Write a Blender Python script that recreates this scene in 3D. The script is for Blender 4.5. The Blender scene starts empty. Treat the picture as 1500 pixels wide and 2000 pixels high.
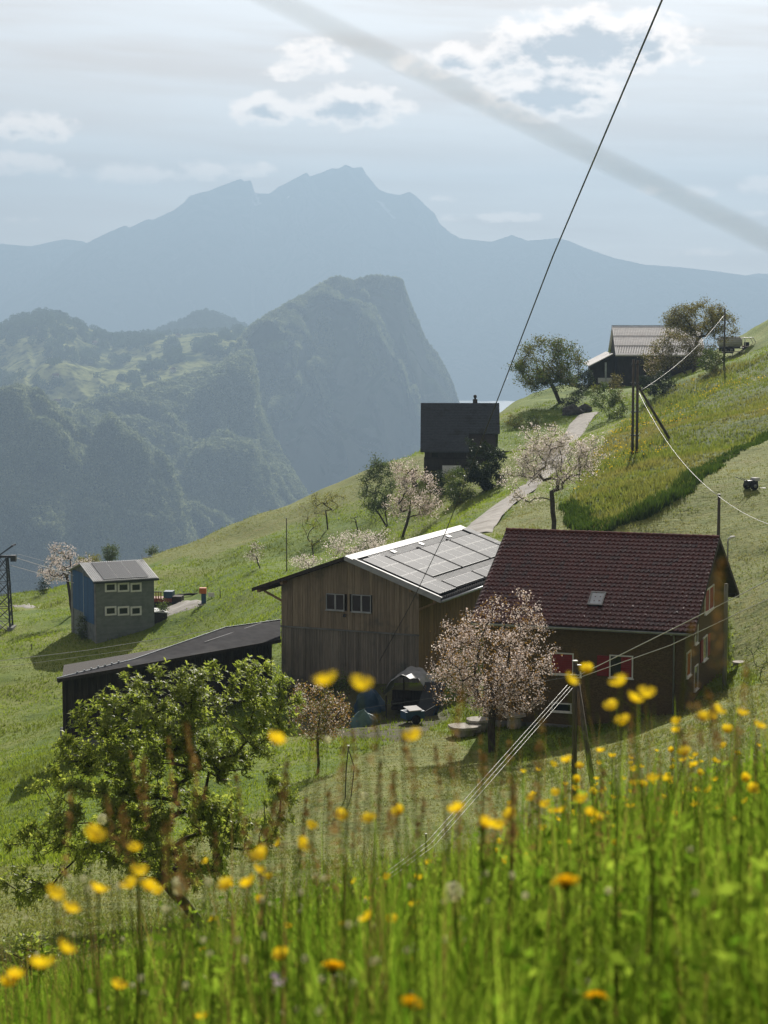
import bpy, bmesh, math, random
import numpy as np
from mathutils import Vector, Matrix, noise as mnoise

# ------------------------------------------------------------------ camera, sky, sun, exposure
sc = bpy.context.scene
COL = sc.collection
FPX = 3870.0                       # focal length in photo pixels (1500 x 2000)
TH = math.atan(380 / FPX)          # camera looks 5.6 degrees down
SUN_AZ, SUN_EL = math.radians(9.0), math.radians(31.0)
cam_d = bpy.data.cameras.new('camera')
cam = bpy.data.objects.new('camera', cam_d)
COL.objects.link(cam)
cam_d.sensor_fit = 'VERTICAL'
cam_d.sensor_height = 36.0
cam_d.lens = FPX / 2000 * 36
cam_d.clip_start = 0.05
cam_d.clip_end = 90000
cam.location = (0, 0, 0)
cam.rotation_euler = (math.pi / 2 - TH, 0, 0)
cam_d.dof.use_dof = True
cam_d.dof.focus_distance = 125
cam_d.dof.aperture_fstop = 6.6
sc.camera = cam
sc.view_settings.view_transform = 'Standard'
sc.view_settings.look = 'None'
sc.view_settings.exposure = 0.75
sc.view_settings.gamma = 1
sc.render.engine = 'CYCLES'
cy = sc.cycles
cy.use_denoising = True
cy.denoiser = 'OPENIMAGEDENOISE'
cy.max_bounces = 6
cy.diffuse_bounces = 2
cy.glossy_bounces = 2
cy.transmission_bounces = 4
cy.transparent_max_bounces = 8
cy.volume_bounces = 0
cy.caustics_reflective = False
cy.caustics_refractive = False
sc.render.film_transparent = False

sun_vec = Vector((math.sin(SUN_AZ) * math.cos(SUN_EL), math.cos(SUN_AZ) * math.cos(SUN_EL), math.sin(SUN_EL)))
sd = bpy.data.lights.new('sun', 'SUN')
sd.energy = 5.0
sd.angle = math.radians(0.5)
sd.color = (1.0, 0.945, 0.86)
sun = bpy.data.objects.new('sun', sd)
COL.objects.link(sun)
sun.rotation_euler = sun_vec.to_track_quat('Z', 'Y').to_euler()


def N(nt, typ, **kw):
    n = nt.nodes.new(typ)
    for k, v in kw.items():
        if k.startswith('i_'):
            n.inputs[int(k[2:]) if k[2:].isdigit() else k[2:]].default_value = v
        else:
            setattr(n, k, v)
    return n


def math_n(nt, op, a, b=None, c=None, clamp=False):
    n = nt.nodes.new('ShaderNodeMath')
    n.operation = op
    n.use_clamp = clamp
    for i, v in enumerate((a, b, c)):
        if v is None:
            continue
        if isinstance(v, (int, float)):
            n.inputs[i].default_value = v
        else:
            nt.links.new(v, n.inputs[i])
    return n.outputs[0]


def mix_c(nt, f, a, b, mode='MIX'):
    n = nt.nodes.new('ShaderNodeMix')
    n.data_type = 'RGBA'
    n.blend_type = mode
    n.clamp_factor = True
    for s, v in ((n.inputs[0], f), (n.inputs[6], a), (n.inputs[7], b)):
        if isinstance(v, (int, float)):
            s.default_value = v
        elif isinstance(v, tuple):
            s.default_value = v if len(v) == 4 else (*v, 1)
        else:
            nt.links.new(v, s)
    return n.outputs[2]


def smooth(nt, v, lo, hi):
    n = nt.nodes.new('ShaderNodeMapRange')
    n.interpolation_type = 'SMOOTHSTEP'
    n.inputs[1].default_value = lo
    n.inputs[2].default_value = hi
    nt.links.new(v, n.inputs[0])
    return n.outputs[0]


# world: Nishita sky with procedural cumulus and thin veils, all placed by azimuth and elevation
def az_el(px, py):
    X, Y = (px - 750) / FPX, -(py - 1000) / FPX
    c, s = math.cos(TH), math.sin(TH)
    d = Vector((X, c + Y * s, -s + Y * c)).normalized()
    return math.atan2(d.x, d.y), math.asin(d.z)


# cumulus: photo position of centre, half width, half height, strength
CLOUDS = [(1150, 82, 190, 62, 1.25), (930, 118, 150, 36, .95), (1275, 112, 90, 28, .8), (1078, 184, 128, 48, 1.25),
          (985, 190, 60, 38, .8), (520, 214, 66, 34, 1.05), (690, 208, 108, 42, 1.1), (612, 112, 74, 36, .85),
          (560, 142, 60, 18, .6), (60, 250, 88, 32, .9), (35, 320, 86, 26, .8), (250, 338, 130, 22, .7),
          (430, 332, 110, 22, .7), (960, 424, 120, 13, .55), (1360, 374, 46, 14, .6), (1490, 362, 50, 20, .8),
          (1270, 372, 40, 12, .45), (860, 388, 46, 10, .45), (1430, 420, 120, 14, .4), (60, 430, 120, 14, .35),
          (1390, 492, 150, 12, .35)]
world = bpy.data.worlds.new('World')
sc.world = world
world.use_nodes = True
world.cycles.sampling_method = 'MANUAL'
world.cycles.sample_map_resolution = 512
wt = world.node_tree
wt.nodes.clear()
grp = bpy.data.node_groups.new('cloud_density', 'ShaderNodeTree')
grp.interface.new_socket('Az', in_out='INPUT', socket_type='NodeSocketFloat')
grp.interface.new_socket('El', in_out='INPUT', socket_type='NodeSocketFloat')
grp.interface.new_socket('Density', in_out='OUTPUT', socket_type='NodeSocketFloat')
gi = grp.nodes.new('NodeGroupInput')
go = grp.nodes.new('NodeGroupOutput')
cmb = grp.nodes.new('ShaderNodeCombineXYZ')
grp.links.new(math_n(grp, 'MULTIPLY', gi.outputs[0], 72.0), cmb.inputs[0])
grp.links.new(math_n(grp, 'MULTIPLY', gi.outputs[1], 112.0), cmb.inputs[1])
nz = N(grp, 'ShaderNodeTexNoise', noise_dimensions='3D')
nz.inputs['Scale'].default_value = 1.0
nz.inputs['Detail'].default_value = 7
nz.inputs['Roughness'].default_value = 0.56
grp.links.new(cmb.outputs[0], nz.inputs['Vector'])
acc = None
cae = grp.nodes.new('ShaderNodeCombineXYZ')
grp.links.new(gi.outputs[0], cae.inputs[0])
grp.links.new(gi.outputs[1], cae.inputs[1])
for (px, py, hw, hh, st) in CLOUDS:
    a, e = az_el(px, py)
    mp = grp.nodes.new('ShaderNodeMapping')
    mp.vector_type = 'POINT'
    sx, sy = FPX / hw / 1.42, FPX / hh / 1.4
    mp.inputs['Scale'].default_value = (sx, sy, 1)
    mp.inputs['Location'].default_value = (-a * sx, -e * sy, 0)
    grp.links.new(cae.outputs[0], mp.inputs['Vector'])
    gr = grp.nodes.new('ShaderNodeTexGradient')
    gr.gradient_type = 'SPHERICAL'
    grp.links.new(mp.outputs[0], gr.inputs[0])
    g = math_n(grp, 'MULTIPLY', gr.outputs['Fac'], st * 1.25)
    acc = g if acc is None else math_n(grp, 'MAXIMUM', acc, g)
# the rest of the sky carries scattered cumulus of the same kind
cmb2 = grp.nodes.new('ShaderNodeCombineXYZ')
grp.links.new(math_n(grp, 'MULTIPLY', gi.outputs[0], 7.0), cmb2.inputs[0])
grp.links.new(math_n(grp, 'MULTIPLY', gi.outputs[1], 16.0), cmb2.inputs[1])
nz2 = N(grp, 'ShaderNodeTexNoise', noise_dimensions='3D')
nz2.inputs['Detail'].default_value = 3
nz2.inputs['Scale'].default_value = 1.0
grp.links.new(cmb2.outputs[0], nz2.inputs['Vector'])
far = math_n(grp, 'ADD', smooth(grp, math_n(grp, 'ABSOLUTE', gi.outputs[0]), .24, .42), smooth(grp, gi.outputs[1], .18, .3), clamp=True)
gen = math_n(grp, 'MULTIPLY', smooth(grp, nz2.outputs[0], .56, .72), far)
acc = math_n(grp, 'MAXIMUM', acc, gen)
dens = math_n(grp, 'ADD', acc, math_n(grp, 'MULTIPLY', math_n(grp, 'SUBTRACT', nz.outputs[0], 0.5), 2.0))
# noise only acts where there is a cloud body
dens = math_n(grp, 'MULTIPLY', dens, smooth(grp, acc, .05, .3))
grp.links.new(dens, go.inputs[0])

tc = N(wt, 'ShaderNodeTexCoord')
sep = N(wt, 'ShaderNodeSeparateXYZ')
nrm = N(wt, 'ShaderNodeVectorMath', operation='NORMALIZE')
wt.links.new(tc.outputs['Generated'], nrm.inputs[0])
wt.links.new(nrm.outputs[0], sep.inputs[0])
az = math_n(wt, 'ARCTAN2', sep.outputs[0], sep.outputs[1])
el = math_n(wt, 'ARCSINE', sep.outputs[2])


def dens_at(daz, dele):
    g = wt.nodes.new('ShaderNodeGroup')
    g.node_tree = grp
    wt.links.new(math_n(wt, 'ADD', az, daz), g.inputs[0])
    wt.links.new(math_n(wt, 'ADD', el, dele), g.inputs[1])
    return g.outputs[0]


d0 = dens_at(0, 0)
d1 = dens_at(.0014, .006)
cover = smooth(wt, d0, .18, .72)
thick = math_n(wt, 'MULTIPLY', smooth(wt, d1, .30, .95), smooth(wt, d0, .45, 1.05))
sky = N(wt, 'ShaderNodeTexSky', sky_type='NISHITA')
sky.sun_disc = False
sky.sun_elevation = SUN_EL
sky.sun_rotation = SUN_AZ
sky.altitude = 800
sky.air_density = 1.0
sky.dust_density = 1.6
sky.ozone_density = 1.5
# thin high veil of streaks
cv = N(wt, 'ShaderNodeCombineXYZ')
wt.links.new(math_n(wt, 'MULTIPLY', az, 5.0), cv.inputs[0])
wt.links.new(math_n(wt, 'ADD', math_n(wt, 'MULTIPLY', el, 58.0), math_n(wt, 'MULTIPLY', az, 3.0)), cv.inputs[1])
vn = N(wt, 'ShaderNodeTexNoise')
vn.inputs['Scale'].default_value = 1.0
vn.inputs['Detail'].default_value = 5
vn.inputs['Roughness'].default_value = .55
wt.links.new(cv.outputs[0], vn.inputs['Vector'])
veil = math_n(wt, 'ADD', math_n(wt, 'MULTIPLY', smooth(wt, vn.outputs[0], .32, .72), .5), .38)
low = math_n(wt, 'SUBTRACT', 1.0, smooth(wt, el, .0, .22))
veil = math_n(wt, 'ADD', veil, math_n(wt, 'MULTIPLY', low, .18), clamp=True)
SKY_S = 0.1
hsv = N(wt, 'ShaderNodeHueSaturation')
hsv.inputs['Saturation'].default_value = .3
wt.links.new(sky.outputs[0], hsv.inputs['Color'])
# thin cloud scatters sunlight forward: bright round the sun, dimmer away from it
dt = N(wt, 'ShaderNodeVectorMath', operation='DOT_PRODUCT')
wt.links.new(nrm.outputs[0], dt.inputs[0])
dt.inputs[1].default_value = sun_vec
hor = math_n(wt, 'MULTIPLY_ADD', math_n(wt, 'SUBTRACT', 1.0, smooth(wt, el, .01, .26)), 1.25, 1.0)
phase = math_n(wt, 'ADD', math_n(wt, 'MULTIPLY', math_n(wt, 'POWER', math_n(wt, 'MAXIMUM', math_n(wt, 'MULTIPLY_ADD', dt.outputs['Value'], .5, .5), 0.0), 3.6), 1.02), .15)


def lit(c):
    v = N(wt, 'ShaderNodeVectorMath', operation='SCALE')
    v.inputs[0].default_value = c
    wt.links.new(math_n(wt, 'MULTIPLY', phase, hor), v.inputs['Scale'])
    return v.outputs[0]


base = mix_c(wt, veil, hsv.outputs[0], lit((4.9, 3.7, 2.8)))
shade = mix_c(wt, thick, lit((9.8, 8.0, 6.6)), lit((2.5, 2.3, 2.25)))
out = mix_c(wt, math_n(wt, 'MULTIPLY', cover, .88), base, shade)
bg = N(wt, 'ShaderNodeBackground')
bg.inputs['Strength'].default_value = SKY_S
wt.links.new(out, bg.inputs['Color'])
wo = N(wt, 'ShaderNodeOutputWorld')
wt.links.new(bg.outputs[0], wo.inputs['Surface'])


# ------------------------------------------------------------------ helpers
def ray(px, py):
    X, Y = (px - 750) / FPX, -(py - 1000) / FPX
    c, s = math.cos(TH), math.sin(TH)
    d = Vector((X, c + Y * s, -s + Y * c))
    return d / d.y


def P(px, py, y):
    return ray(px, py) * y


def to_px(x, y, z):
    c, s = math.cos(TH), math.sin(TH)
    d = y * c - z * s
    v = y * s + z * c
    return 750 + FPX * x / d, 1000 - FPX * v / d


def tag(o, label=None, cat=None, group=None, kind=None):
    if label:
        o['label'] = label
    if cat:
        o['category'] = cat
    if group:
        o['group'] = group
    if kind:
        o['kind'] = kind
    return o


def thing(name, label, cat, loc=(0, 0, 0), rotz=0, group=None):
    o = bpy.data.objects.new(name, None)
    o.empty_display_size = .2
    COL.objects.link(o)
    o.location = loc
    o.rotation_euler = (0, 0, rotz)
    return tag(o, label, cat, group)


def link(name, me, parent=None, loc=None, rot=None, scale=None):
    o = bpy.data.objects.new(name, me)
    COL.objects.link(o)
    o.parent = parent
    if loc is not None:
        o.location = loc
    if rot is not None:
        o.rotation_euler = rot
    if scale is not None:
        o.scale = scale if hasattr(scale, '__len__') else (scale,) * 3
    return o


def np_mesh(name, V, Fq, mat=None, smooth_=False, mats=None, midx=None):
    """mesh from a vertex array and a face array with a fixed count of corners"""
    V = np.asarray(V, np.float32)
    Fq = np.asarray(Fq, np.int32)
    me = bpy.data.meshes.new(name)
    k = Fq.shape[1]
    me.vertices.add(len(V))
    me.vertices.foreach_set('co', V.ravel())
    me.loops.add(Fq.size)
    me.loops.foreach_set('vertex_index', Fq.ravel())
    me.polygons.add(len(Fq))
    me.polygons.foreach_set('loop_start', np.arange(0, Fq.size, k, dtype=np.int32))
    me.polygons.foreach_set('loop_total', np.full(len(Fq), k, np.int32))
    for m in (mats or ([mat] if mat else [])):
        me.materials.append(m)
    if midx is not None:
        me.polygons.foreach_set('material_index', np.asarray(midx, np.int32))
    if smooth_:
        me.polygons.foreach_set('use_smooth', np.ones(len(Fq), bool))
    me.update(calc_edges=True)
    return me


class MB:
    """collects boxes, tubes and faces, then links them as one mesh object"""

    def __init__(self):
        self.v, self.f = [], []

    def face(self, *pts):
        i = len(self.v)
        self.v += [tuple(p) for p in pts]
        self.f.append(tuple(range(i, i + len(pts))))
        return self

    def box(self, lo, hi, M=None):
        i = len(self.v)
        pts = [(x, y, z) for x in (lo[0], hi[0]) for y in (lo[1], hi[1]) for z in (lo[2], hi[2])]
        if M is not None:
            pts = [tuple(M @ Vector(p)) for p in pts]
        self.v += pts
        self.f += [tuple(i + k for k in q) for q in ((0, 1, 3, 2), (4, 6, 7, 5), (0, 4, 5, 1), (2, 3, 7, 6), (0, 2, 6, 4), (1, 5, 7, 3))]
        return self

    def bar(self, a, b, w, h=None, up=(0, 0, 1)):
        """square bar from a to b"""
        a, b = Vector(a), Vector(b)
        h = h or w
        d = b - a
        L = d.length
        d.normalize()
        u = Vector(up)
        s = d.cross(u)
        if s.length < 1e-4:
            s = d.cross(Vector((1, 0, 0)))
        s.normalize()
        u = s.cross(d)
        M = Matrix(((s.x, d.x, u.x, a.x), (s.y, d.y, u.y, a.y), (s.z, d.z, u.z, a.z), (0, 0, 0, 1)))
        return self.box((-w / 2, 0, -h / 2), (w / 2, L, h / 2), M)

    def prism(self, poly, d):
        """extrude the 3D polygon by vector d"""
        d = Vector(d)
        i = len(self.v)
        n = len(poly)
        self.v += [tuple(p) for p in poly] + [tuple(Vector(p) + d) for p in poly]
        self.f.append(tuple(range(i + n - 1, i - 1, -1)))
        self.f.append(tuple(range(i + n, i + 2 * n)))
        for k in range(n):
            j = (k + 1) % n
            self.f.append((i + k, i + j, i + n + j, i + n + k))
        return self

    def tube(self, pts, r, seg=6, cap=True):
        pts = [Vector(p) for p in pts]
        n = len(pts)
        rs = r if hasattr(r, '__len__') else [r] * n
        i = len(self.v)
        prev = None
        for k, p in enumerate(pts):
            d = (pts[min(k + 1, n - 1)] - pts[max(k - 1, 0)])
            if d.length < 1e-9:
                d = Vector((0, 0, 1))
            d.normalize()
            if prev is None:
                s = d.cross(Vector((0, 0, 1)) if abs(d.z) < .9 else Vector((1, 0, 0)))
            else:
                s = prev - d * prev.dot(d)
            s.normalize()
            prev = s
            t = d.cross(s)
            for j in range(seg):
                a = 2 * math.pi * j / seg
                self.v.append(tuple(p + (s * math.cos(a) + t * math.sin(a)) * rs[k]))
        for k in range(n - 1):
            for j in range(seg):
                a, b = i + k * seg + j, i + k * seg + (j + 1) % seg
                self.f.append((a, b, b + seg, a + seg))
        if cap:
            self.f.append(tuple(i + j for j in range(seg - 1, -1, -1)))
            self.f.append(tuple(i + (n - 1) * seg + j for j in range(seg)))
        return self

    def mesh(self, name, mat, smooth_=False):
        me = bpy.data.meshes.new(name)
        me.from_pydata(self.v, [], self.f)
        if mat:
            me.materials.append(mat)
        if smooth_:
            me.polygons.foreach_set('use_smooth', np.ones(len(me.polygons), bool))
        me.update()
        bm = bmesh.new()
        bm.from_mesh(me)
        bmesh.ops.recalc_face_normals(bm, faces=bm.faces)
        bm.to_mesh(me)
        bm.free()
        return me

    def build(self, name, mat, parent=None, smooth_=False, loc=None, rot=None):
        return link(name, self.mesh(name, mat, smooth_), parent, loc, rot)


# ------------------------------------------------------------------ materials
def mat_base(name):
    m = bpy.data.materials.new(name)
    m.use_nodes = True
    nt = m.node_tree
    nt.nodes.clear()
    o = N(nt, 'ShaderNodeOutputMaterial')
    return m, nt, o


def noise_n(nt, scale, detail=4, rough=.55, vec=None, coord='Object', stretch=None):
    tcn = N(nt, 'ShaderNodeTexCoord')
    v = vec if vec is not None else tcn.outputs[coord]
    if stretch:
        mp = N(nt, 'ShaderNodeMapping')
        mp.inputs['Scale'].default_value = stretch
        nt.links.new(v, mp.inputs['Vector'])
        v = mp.outputs[0]
    n = N(nt, 'ShaderNodeTexNoise')
    n.inputs['Scale'].default_value = scale
    n.inputs['Detail'].default_value = detail
    n.inputs['Roughness'].default_value = rough
    nt.links.new(v, n.inputs['Vector'])
    return n.outputs[0]


def mat_noise(name, c1, c2, scale=3, rough=.8, spec=.3, bump=0, stretch=None, metal=0, c3=None, scale3=.6, per_obj=0, bscale=None, detail=4):
    """two-tone noise on a principled surface, optional large stains c3, relief and per-object variation"""
    m, nt, o = mat_base(name)
    b = N(nt, 'ShaderNodeBsdfPrincipled')
    b.inputs['Roughness'].default_value = rough
    b.inputs['Specular IOR Level'].default_value = spec
    b.inputs['Metallic'].default_value = metal
    f = noise_n(nt, scale, detail, stretch=stretch)
    col = mix_c(nt, smooth(nt, f, .32, .68), c1, c2)
    if c3:
        f3 = noise_n(nt, scale3, 5, .6)
        col = mix_c(nt, smooth(nt, f3, .5, .72), col, c3)
    if per_obj:
        oi = N(nt, 'ShaderNodeObjectInfo')
        k = math_n(nt, 'ADD', math_n(nt, 'MULTIPLY', oi.outputs['Random'], 2 * per_obj), 1 - per_obj)
        vm = N(nt, 'ShaderNodeVectorMath', operation='SCALE')
        nt.links.new(col, vm.inputs[0])
        nt.links.new(k, vm.inputs['Scale'])
        col = vm.outputs[0]
    nt.links.new(col, b.inputs['Base Color'])
    if bump:
        bn = N(nt, 'ShaderNodeBump')
        bn.inputs['Strength'].default_value = bump
        bn.inputs['Distance'].default_value = .02
        fb = noise_n(nt, bscale or scale * 4, 4, stretch=stretch)
        nt.links.new(fb, bn.inputs['Height'])
        nt.links.new(bn.outputs[0], b.inputs['Normal'])
    nt.links.new(b.outputs[0], o.inputs['Surface'])
    return m


def mat_leaf(name, c1, c2, trans=.45, scale=1.2, rough=.6, c3=None, coord='Object', gloss=.04, scale3=.5, tint=(1.25, 1.25, .75)):
    """thin leaf: diffuse plus translucent light, colour varied leaf by leaf"""
    m, nt, o = mat_base(name)
    ge = N(nt, 'ShaderNodeNewGeometry')
    rnd = ge.outputs['Random Per Island']
    col = mix_c(nt, rnd, c1, c2)
    f = noise_n(nt, scale3, 3, coord=coord)
    if c3:
        col = mix_c(nt, smooth(nt, f, .45, .65), col, c3)
    d = N(nt, 'ShaderNodeBsdfDiffuse')
    t = N(nt, 'ShaderNodeBsdfTranslucent')
    nt.links.new(col, d.inputs['Color'])
    nt.links.new(mix_c(nt, 1.0, col, tint, 'MULTIPLY'), t.inputs['Color'])
    mx = N(nt, 'ShaderNodeMixShader')
    mx.inputs[0].default_value = trans
    nt.links.new(d.outputs[0], mx.inputs[1])
    nt.links.new(t.outputs[0], mx.inputs[2])
    res = mx.outputs[0]
    if gloss:
        g = N(nt, 'ShaderNodeBsdfGlossy')
        g.inputs['Roughness'].default_value = .42
        m2 = N(nt, 'ShaderNodeMixShader')
        m2.inputs[0].default_value = gloss
        nt.links.new(res, m2.inputs[1])
        nt.links.new(g.outputs[0], m2.inputs[2])
        res = m2.outputs[0]
    nt.links.new(res, o.inputs['Surface'])
    return m


# ------------------------------------------------------------------ ground of the hillside
# control points: photo pixel + distance from what stands there
CP = [(750, 1690, 72), (750, 1600, 84), (850, 1500, 97), (900, 1445, 107), (1120, 1600, 75), (1120, 1490, 95), (1100, 1408, 111), (1250, 1400, 107),
      (1325, 1388, 106), (1410, 1322, 118), (1445, 1298, 113), (1420, 1370, 97), (1500, 1340, 96), (1300, 1460, 85), (1450, 1450, 78),
      (1300, 1560, 66), (1500, 1480, 66), (750, 1425, 113), (600, 1480, 104), (680, 1530, 92), (620, 1512, 98), (500, 1600, 90), (135, 1480, 121),
      (60, 1400, 158), (60, 1480, 136), (0, 1560, 112), (30, 1650, 90), (60, 1800, 66), (300, 1700, 76), (420, 1800, 62), (0, 1900, 52),
      (100, 1300, 177), (0, 1330, 172), (68, 1370, 164), (190, 1253, 186), (297, 1206, 193), (240, 1290, 177), (200, 1330, 168), (340, 1197, 198), (400, 1172, 207),
      (420, 1200, 186), (480, 1180, 184), (140, 1190, 206), (40, 1185, 226), (10, 1228, 202), (0, 1166, 250), (75, 1158, 250), (200, 1117, 262),
      (300, 1085, 265), (400, 1055, 270), (500, 1010, 275), (600, 965, 278), (700, 930, 282), (800, 893, 290), (990, 808, 320), (1060, 778, 335),
      (560, 1113, 205), (500, 1115, 205), (600, 1040, 230), (640, 1030, 225), (700, 1035, 222), (760, 1030, 215), (785, 1050, 205), (700, 1100, 190),
      (860, 1000, 212), (830, 922, 240), (900, 916, 243), (980, 900, 226), (940, 1035, 165), (1000, 965, 195), (1080, 1035, 158), (1050, 930, 215),
      (1120, 850, 262), (1160, 800, 290), (1090, 790, 295), (1238, 955, 170), (1150, 1030, 160), (1310, 856, 205), (1260, 1000, 157), (1400, 905, 176),
      (1500, 850, 190), (1500, 1000, 152), (1500, 1150, 129), (1430, 1150, 134), (1350, 1040, 152), (1300, 760, 280), (1413, 717, 290), (1500, 722, 258),
      (1350, 742, 300), (1250, 800, 265), (1190, 760, 322), (1300, 735, 325), (1420, 674, 350), (1500, 641, 362)]
XYZ = [(0, 0, -.95), (0, 2, -1.22), (0, 4, -1.66), (0, 8, -2.62), (0, 14, -4.5), (0, 25, -7.9), (0, 42, -12.9), (0, 58, -16.9),
       (-1.5, 2, -1.72), (1.5, 2, -.76), (-3, 8, -3.5), (3, 8, -1.72), (-8, 25, -10.3), (8, 25, -5.6), (-14, 42, -16.2), (14, 42, -9.4),
       (-3, -2, -1.6), (3, -2, -.1), (0, -4, -.4), (-5, 0, -2.6), (5, 0, .6), (-6.3, 131, -24.6), (4, 123, -24.0), (12, 128, -21.6), (3, 150, -19.6),
       (-12, 140, -25.6), (-16, 128, -26.8), (25, 66, -11.5), (40, 110, -13), (60, 150, -7), (80, 250, 4), (100, 350, 12), (-40, 100, -36),
       (-60, 150, -44), (-80, 220, -52), (-100, 300, -70), (-30, 60, -26), (-22, 60, -22)]
cpts = [tuple(P(*c)) for c in CP] + XYZ
for (px, py, y) in [(0, 1166, 250), (200, 1117, 262), (400, 1055, 270), (600, 965, 278), (700, 930, 282), (800, 893, 290), (900, 850, 305),
                    (990, 808, 320), (1060, 778, 335), (1190, 745, 350), (1420, 674, 355), (1500, 641, 370)]:
    p = P(px, py, y)
    cpts.append((p.x * 1.18, y * 1.18, p.z - .34 * y * .18 - 4))
    cpts.append((p.x * 1.7, y * 1.7, p.z - .4 * y * .7))
for x in (-900, -450, -150, 150, 450, 900):
    cpts.append((x, 1150, -390 + max(0, x) * .1))
    cpts.append((x, 1900, -580))
cp = np.array(cpts)


def tps_basis(d2):
    return np.where(d2 > 1e-12, d2 * np.log(d2 + 1e-12), 0.0)


YO = 10.0


def uv_of(x, y):
    return x / (y + YO) * 1.6, np.log(y + YO)


cu, cv_ = uv_of(cp[:, 0], cp[:, 1])
cq = cp[:, 2] / (cp[:, 1] + YO)
n_ = len(cp)
A = np.zeros((n_ + 3, n_ + 3))
A[:n_, :n_] = tps_basis((cu[:, None] - cu) ** 2 + (cv_[:, None] - cv_) ** 2) + np.eye(n_) * 4e-4
A[:n_, n_:] = np.stack([np.ones(n_), cu, cv_], 1)
A[n_:, :n_] = A[:n_, n_:].T
W_ = np.linalg.solve(A, np.r_[cq, 0, 0, 0])


def vnoise(x, y, seed=0):
    """cheap smooth value noise on arrays"""
    xi, yi = np.floor(x).astype(np.int64), np.floor(y).astype(np.int64)
    fx, fy = x - xi, y - yi
    fx, fy = fx * fx * (3 - 2 * fx), fy * fy * (3 - 2 * fy)

    def h(a, b):
        n = (a * 374761393 + b * 668265263 + seed * 1442695041) & 0xffffffff
        n = ((n ^ (n >> 13)) * 1274126177) & 0xffffffff
        return ((n ^ (n >> 16)) & 0xffff) / 65535.0
    return (h(xi, yi) * (1 - fx) + h(xi + 1, yi) * fx) * (1 - fy) + (h(xi, yi + 1) * (1 - fx) + h(xi + 1, yi + 1) * fx) * fy - .5


def fbm(x, y, oct_=4, seed=0, gain=.5):
    s, a = 0, 1
    for k in range(oct_):
        s = s + a * vnoise(x * 2 ** k + 17.3 * k, y * 2 ** k - 9.1 * k, seed + k)
        a *= gain
    return s


# level pads the buildings stand on: (x, y, radius, height)
def smooth_ground(x, y):
    u, v = uv_of(x, y)
    sh = u.shape
    u, v = u.ravel(), v.ravel()
    out = np.empty(len(u))
    for k in range(0, len(u), 20000):
        b = tps_basis((u[k:k + 20000, None] - cu) ** 2 + (v[k:k + 20000, None] - cv_) ** 2)
        out[k:k + 20000] = b @ W_[:n_] + W_[n_] + W_[n_ + 1] * u[k:k + 20000] + W_[n_ + 2] * v[k:k + 20000]
    return out.reshape(sh) * (y + YO)


def ground_np(x, y):
    z = smooth_ground(x, y)
    far_ = np.clip((y - 6) / 40, 0, 1)
    z = z + far_ * (fbm(x / 9, y / 9, 3, 5) * .55 + np.clip((y - 130) / 60, 0, 1) * fbm(x / 16 + y / 40, y / 34 - x / 60, 2, 71) * 1.5 + fbm(x / 1.7, y / 1.7, 2, 11) * .16)
    z = z + (1 - far_) * fbm(x / .9, y / .9, 2, 3) * .06
    # little cattle terraces along the contour on the open hillside
    terr = np.clip((y - 120) / 30, 0, 1) * np.clip((420 - y) / 40, 0, 1)
    ph = z * 2.6 + fbm(x / 6, y / 6, 2, 21) * 2.5
    z = z + terr * .07 * np.sin(ph)
    return z


def ground(x, y):
    return float(ground_np(np.array([float(x)]), np.array([float(y)]))[0])


def hit(px, py, y0=1.5, y1=420):
    """first point of the hillside under a photo pixel"""
    r = ray(px, py)
    ys = np.geomspace(y0, y1, 1400)
    d = ground_np(r.x * ys, ys) - r.z * ys
    i = np.argmax(d > 0)
    if d[i] <= 0:
        i = int(np.argmax(d))
    return Vector((r.x * ys[i], ys[i], ground(r.x * ys[i], ys[i])))


def on_ground(px, y, sink=0.0):
    """point of the hillside at distance y on the photo column px"""
    x = (px - 750) / FPX * (y * math.cos(TH) + 1.8)
    return Vector((x, y, ground(x, y) - sink))


def in_poly(px, py, poly):
    c = np.zeros(px.shape, bool)
    j = len(poly) - 1
    for i in range(len(poly)):
        xi, yi = poly[i]
        xj, yj = poly[j]
        c ^= ((yi > py) != (yj > py)) & (px < (xj - xi) * (py - yi) / (yj - yi + 1e-9) + xi)
        j = i
    return c


# what grows where (outlines read off the photograph, laid onto the hillside)
MEADOW = [(1110, 985), (1150, 1032), (1185, 1034), (1260, 1002), (1330, 965), (1395, 908), (1440, 880), (1500, 852), (1700, 760), (1700, 560),
          (1500, 690), (1440, 712), (1330, 745), (1255, 800), (1190, 850), (1150, 905)]
MOWN = [[(1185, 1036), (1262, 1004), (1332, 967), (1397, 910), (1442, 882), (1500, 854), (1700, 764), (1800, 1250), (1500, 1330), (1440, 1290), (1410, 1060), (1180, 1048)],
        [(560, 1560), (700, 1480), (830, 1420), (1000, 1500), (1300, 1385), (1500, 1325), (1800, 1300), (1800, 1700), (1200, 1700), (600, 1900), (-300, 2100), (-300, 1720), (0, 1690), (250, 1690)],
        [(250, 1110), (420, 1085), (700, 975), (830, 925), (850, 880), (700, 920), (600, 955), (400, 1045), (200, 1105)],
        [(960, 1040), (1010, 985), (1060, 960), (1110, 985), (1150, 1034), (1100, 1060)]]
HAYROW = [(-1, 0)]
ROAD = [(925, 1046), (950, 1015), (985, 985), (1030, 955), (1062, 925), (1085, 890), (1108, 860), (1135, 826), (1150, 810)]
nu, nv = 460, 900
us = np.linspace(-.62, .62, nu)
us = us * (.55 + .45 * (us / .62) ** 2)          # denser in the middle
vs = np.r_[np.linspace(math.log(4.5), math.log(400 + YO), nv - 90), np.linspace(math.log(404 + YO), math.log(1900 + YO), 90)]
UU, VV = np.meshgrid(us, vs)
YY = np.exp(VV) - YO
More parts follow.
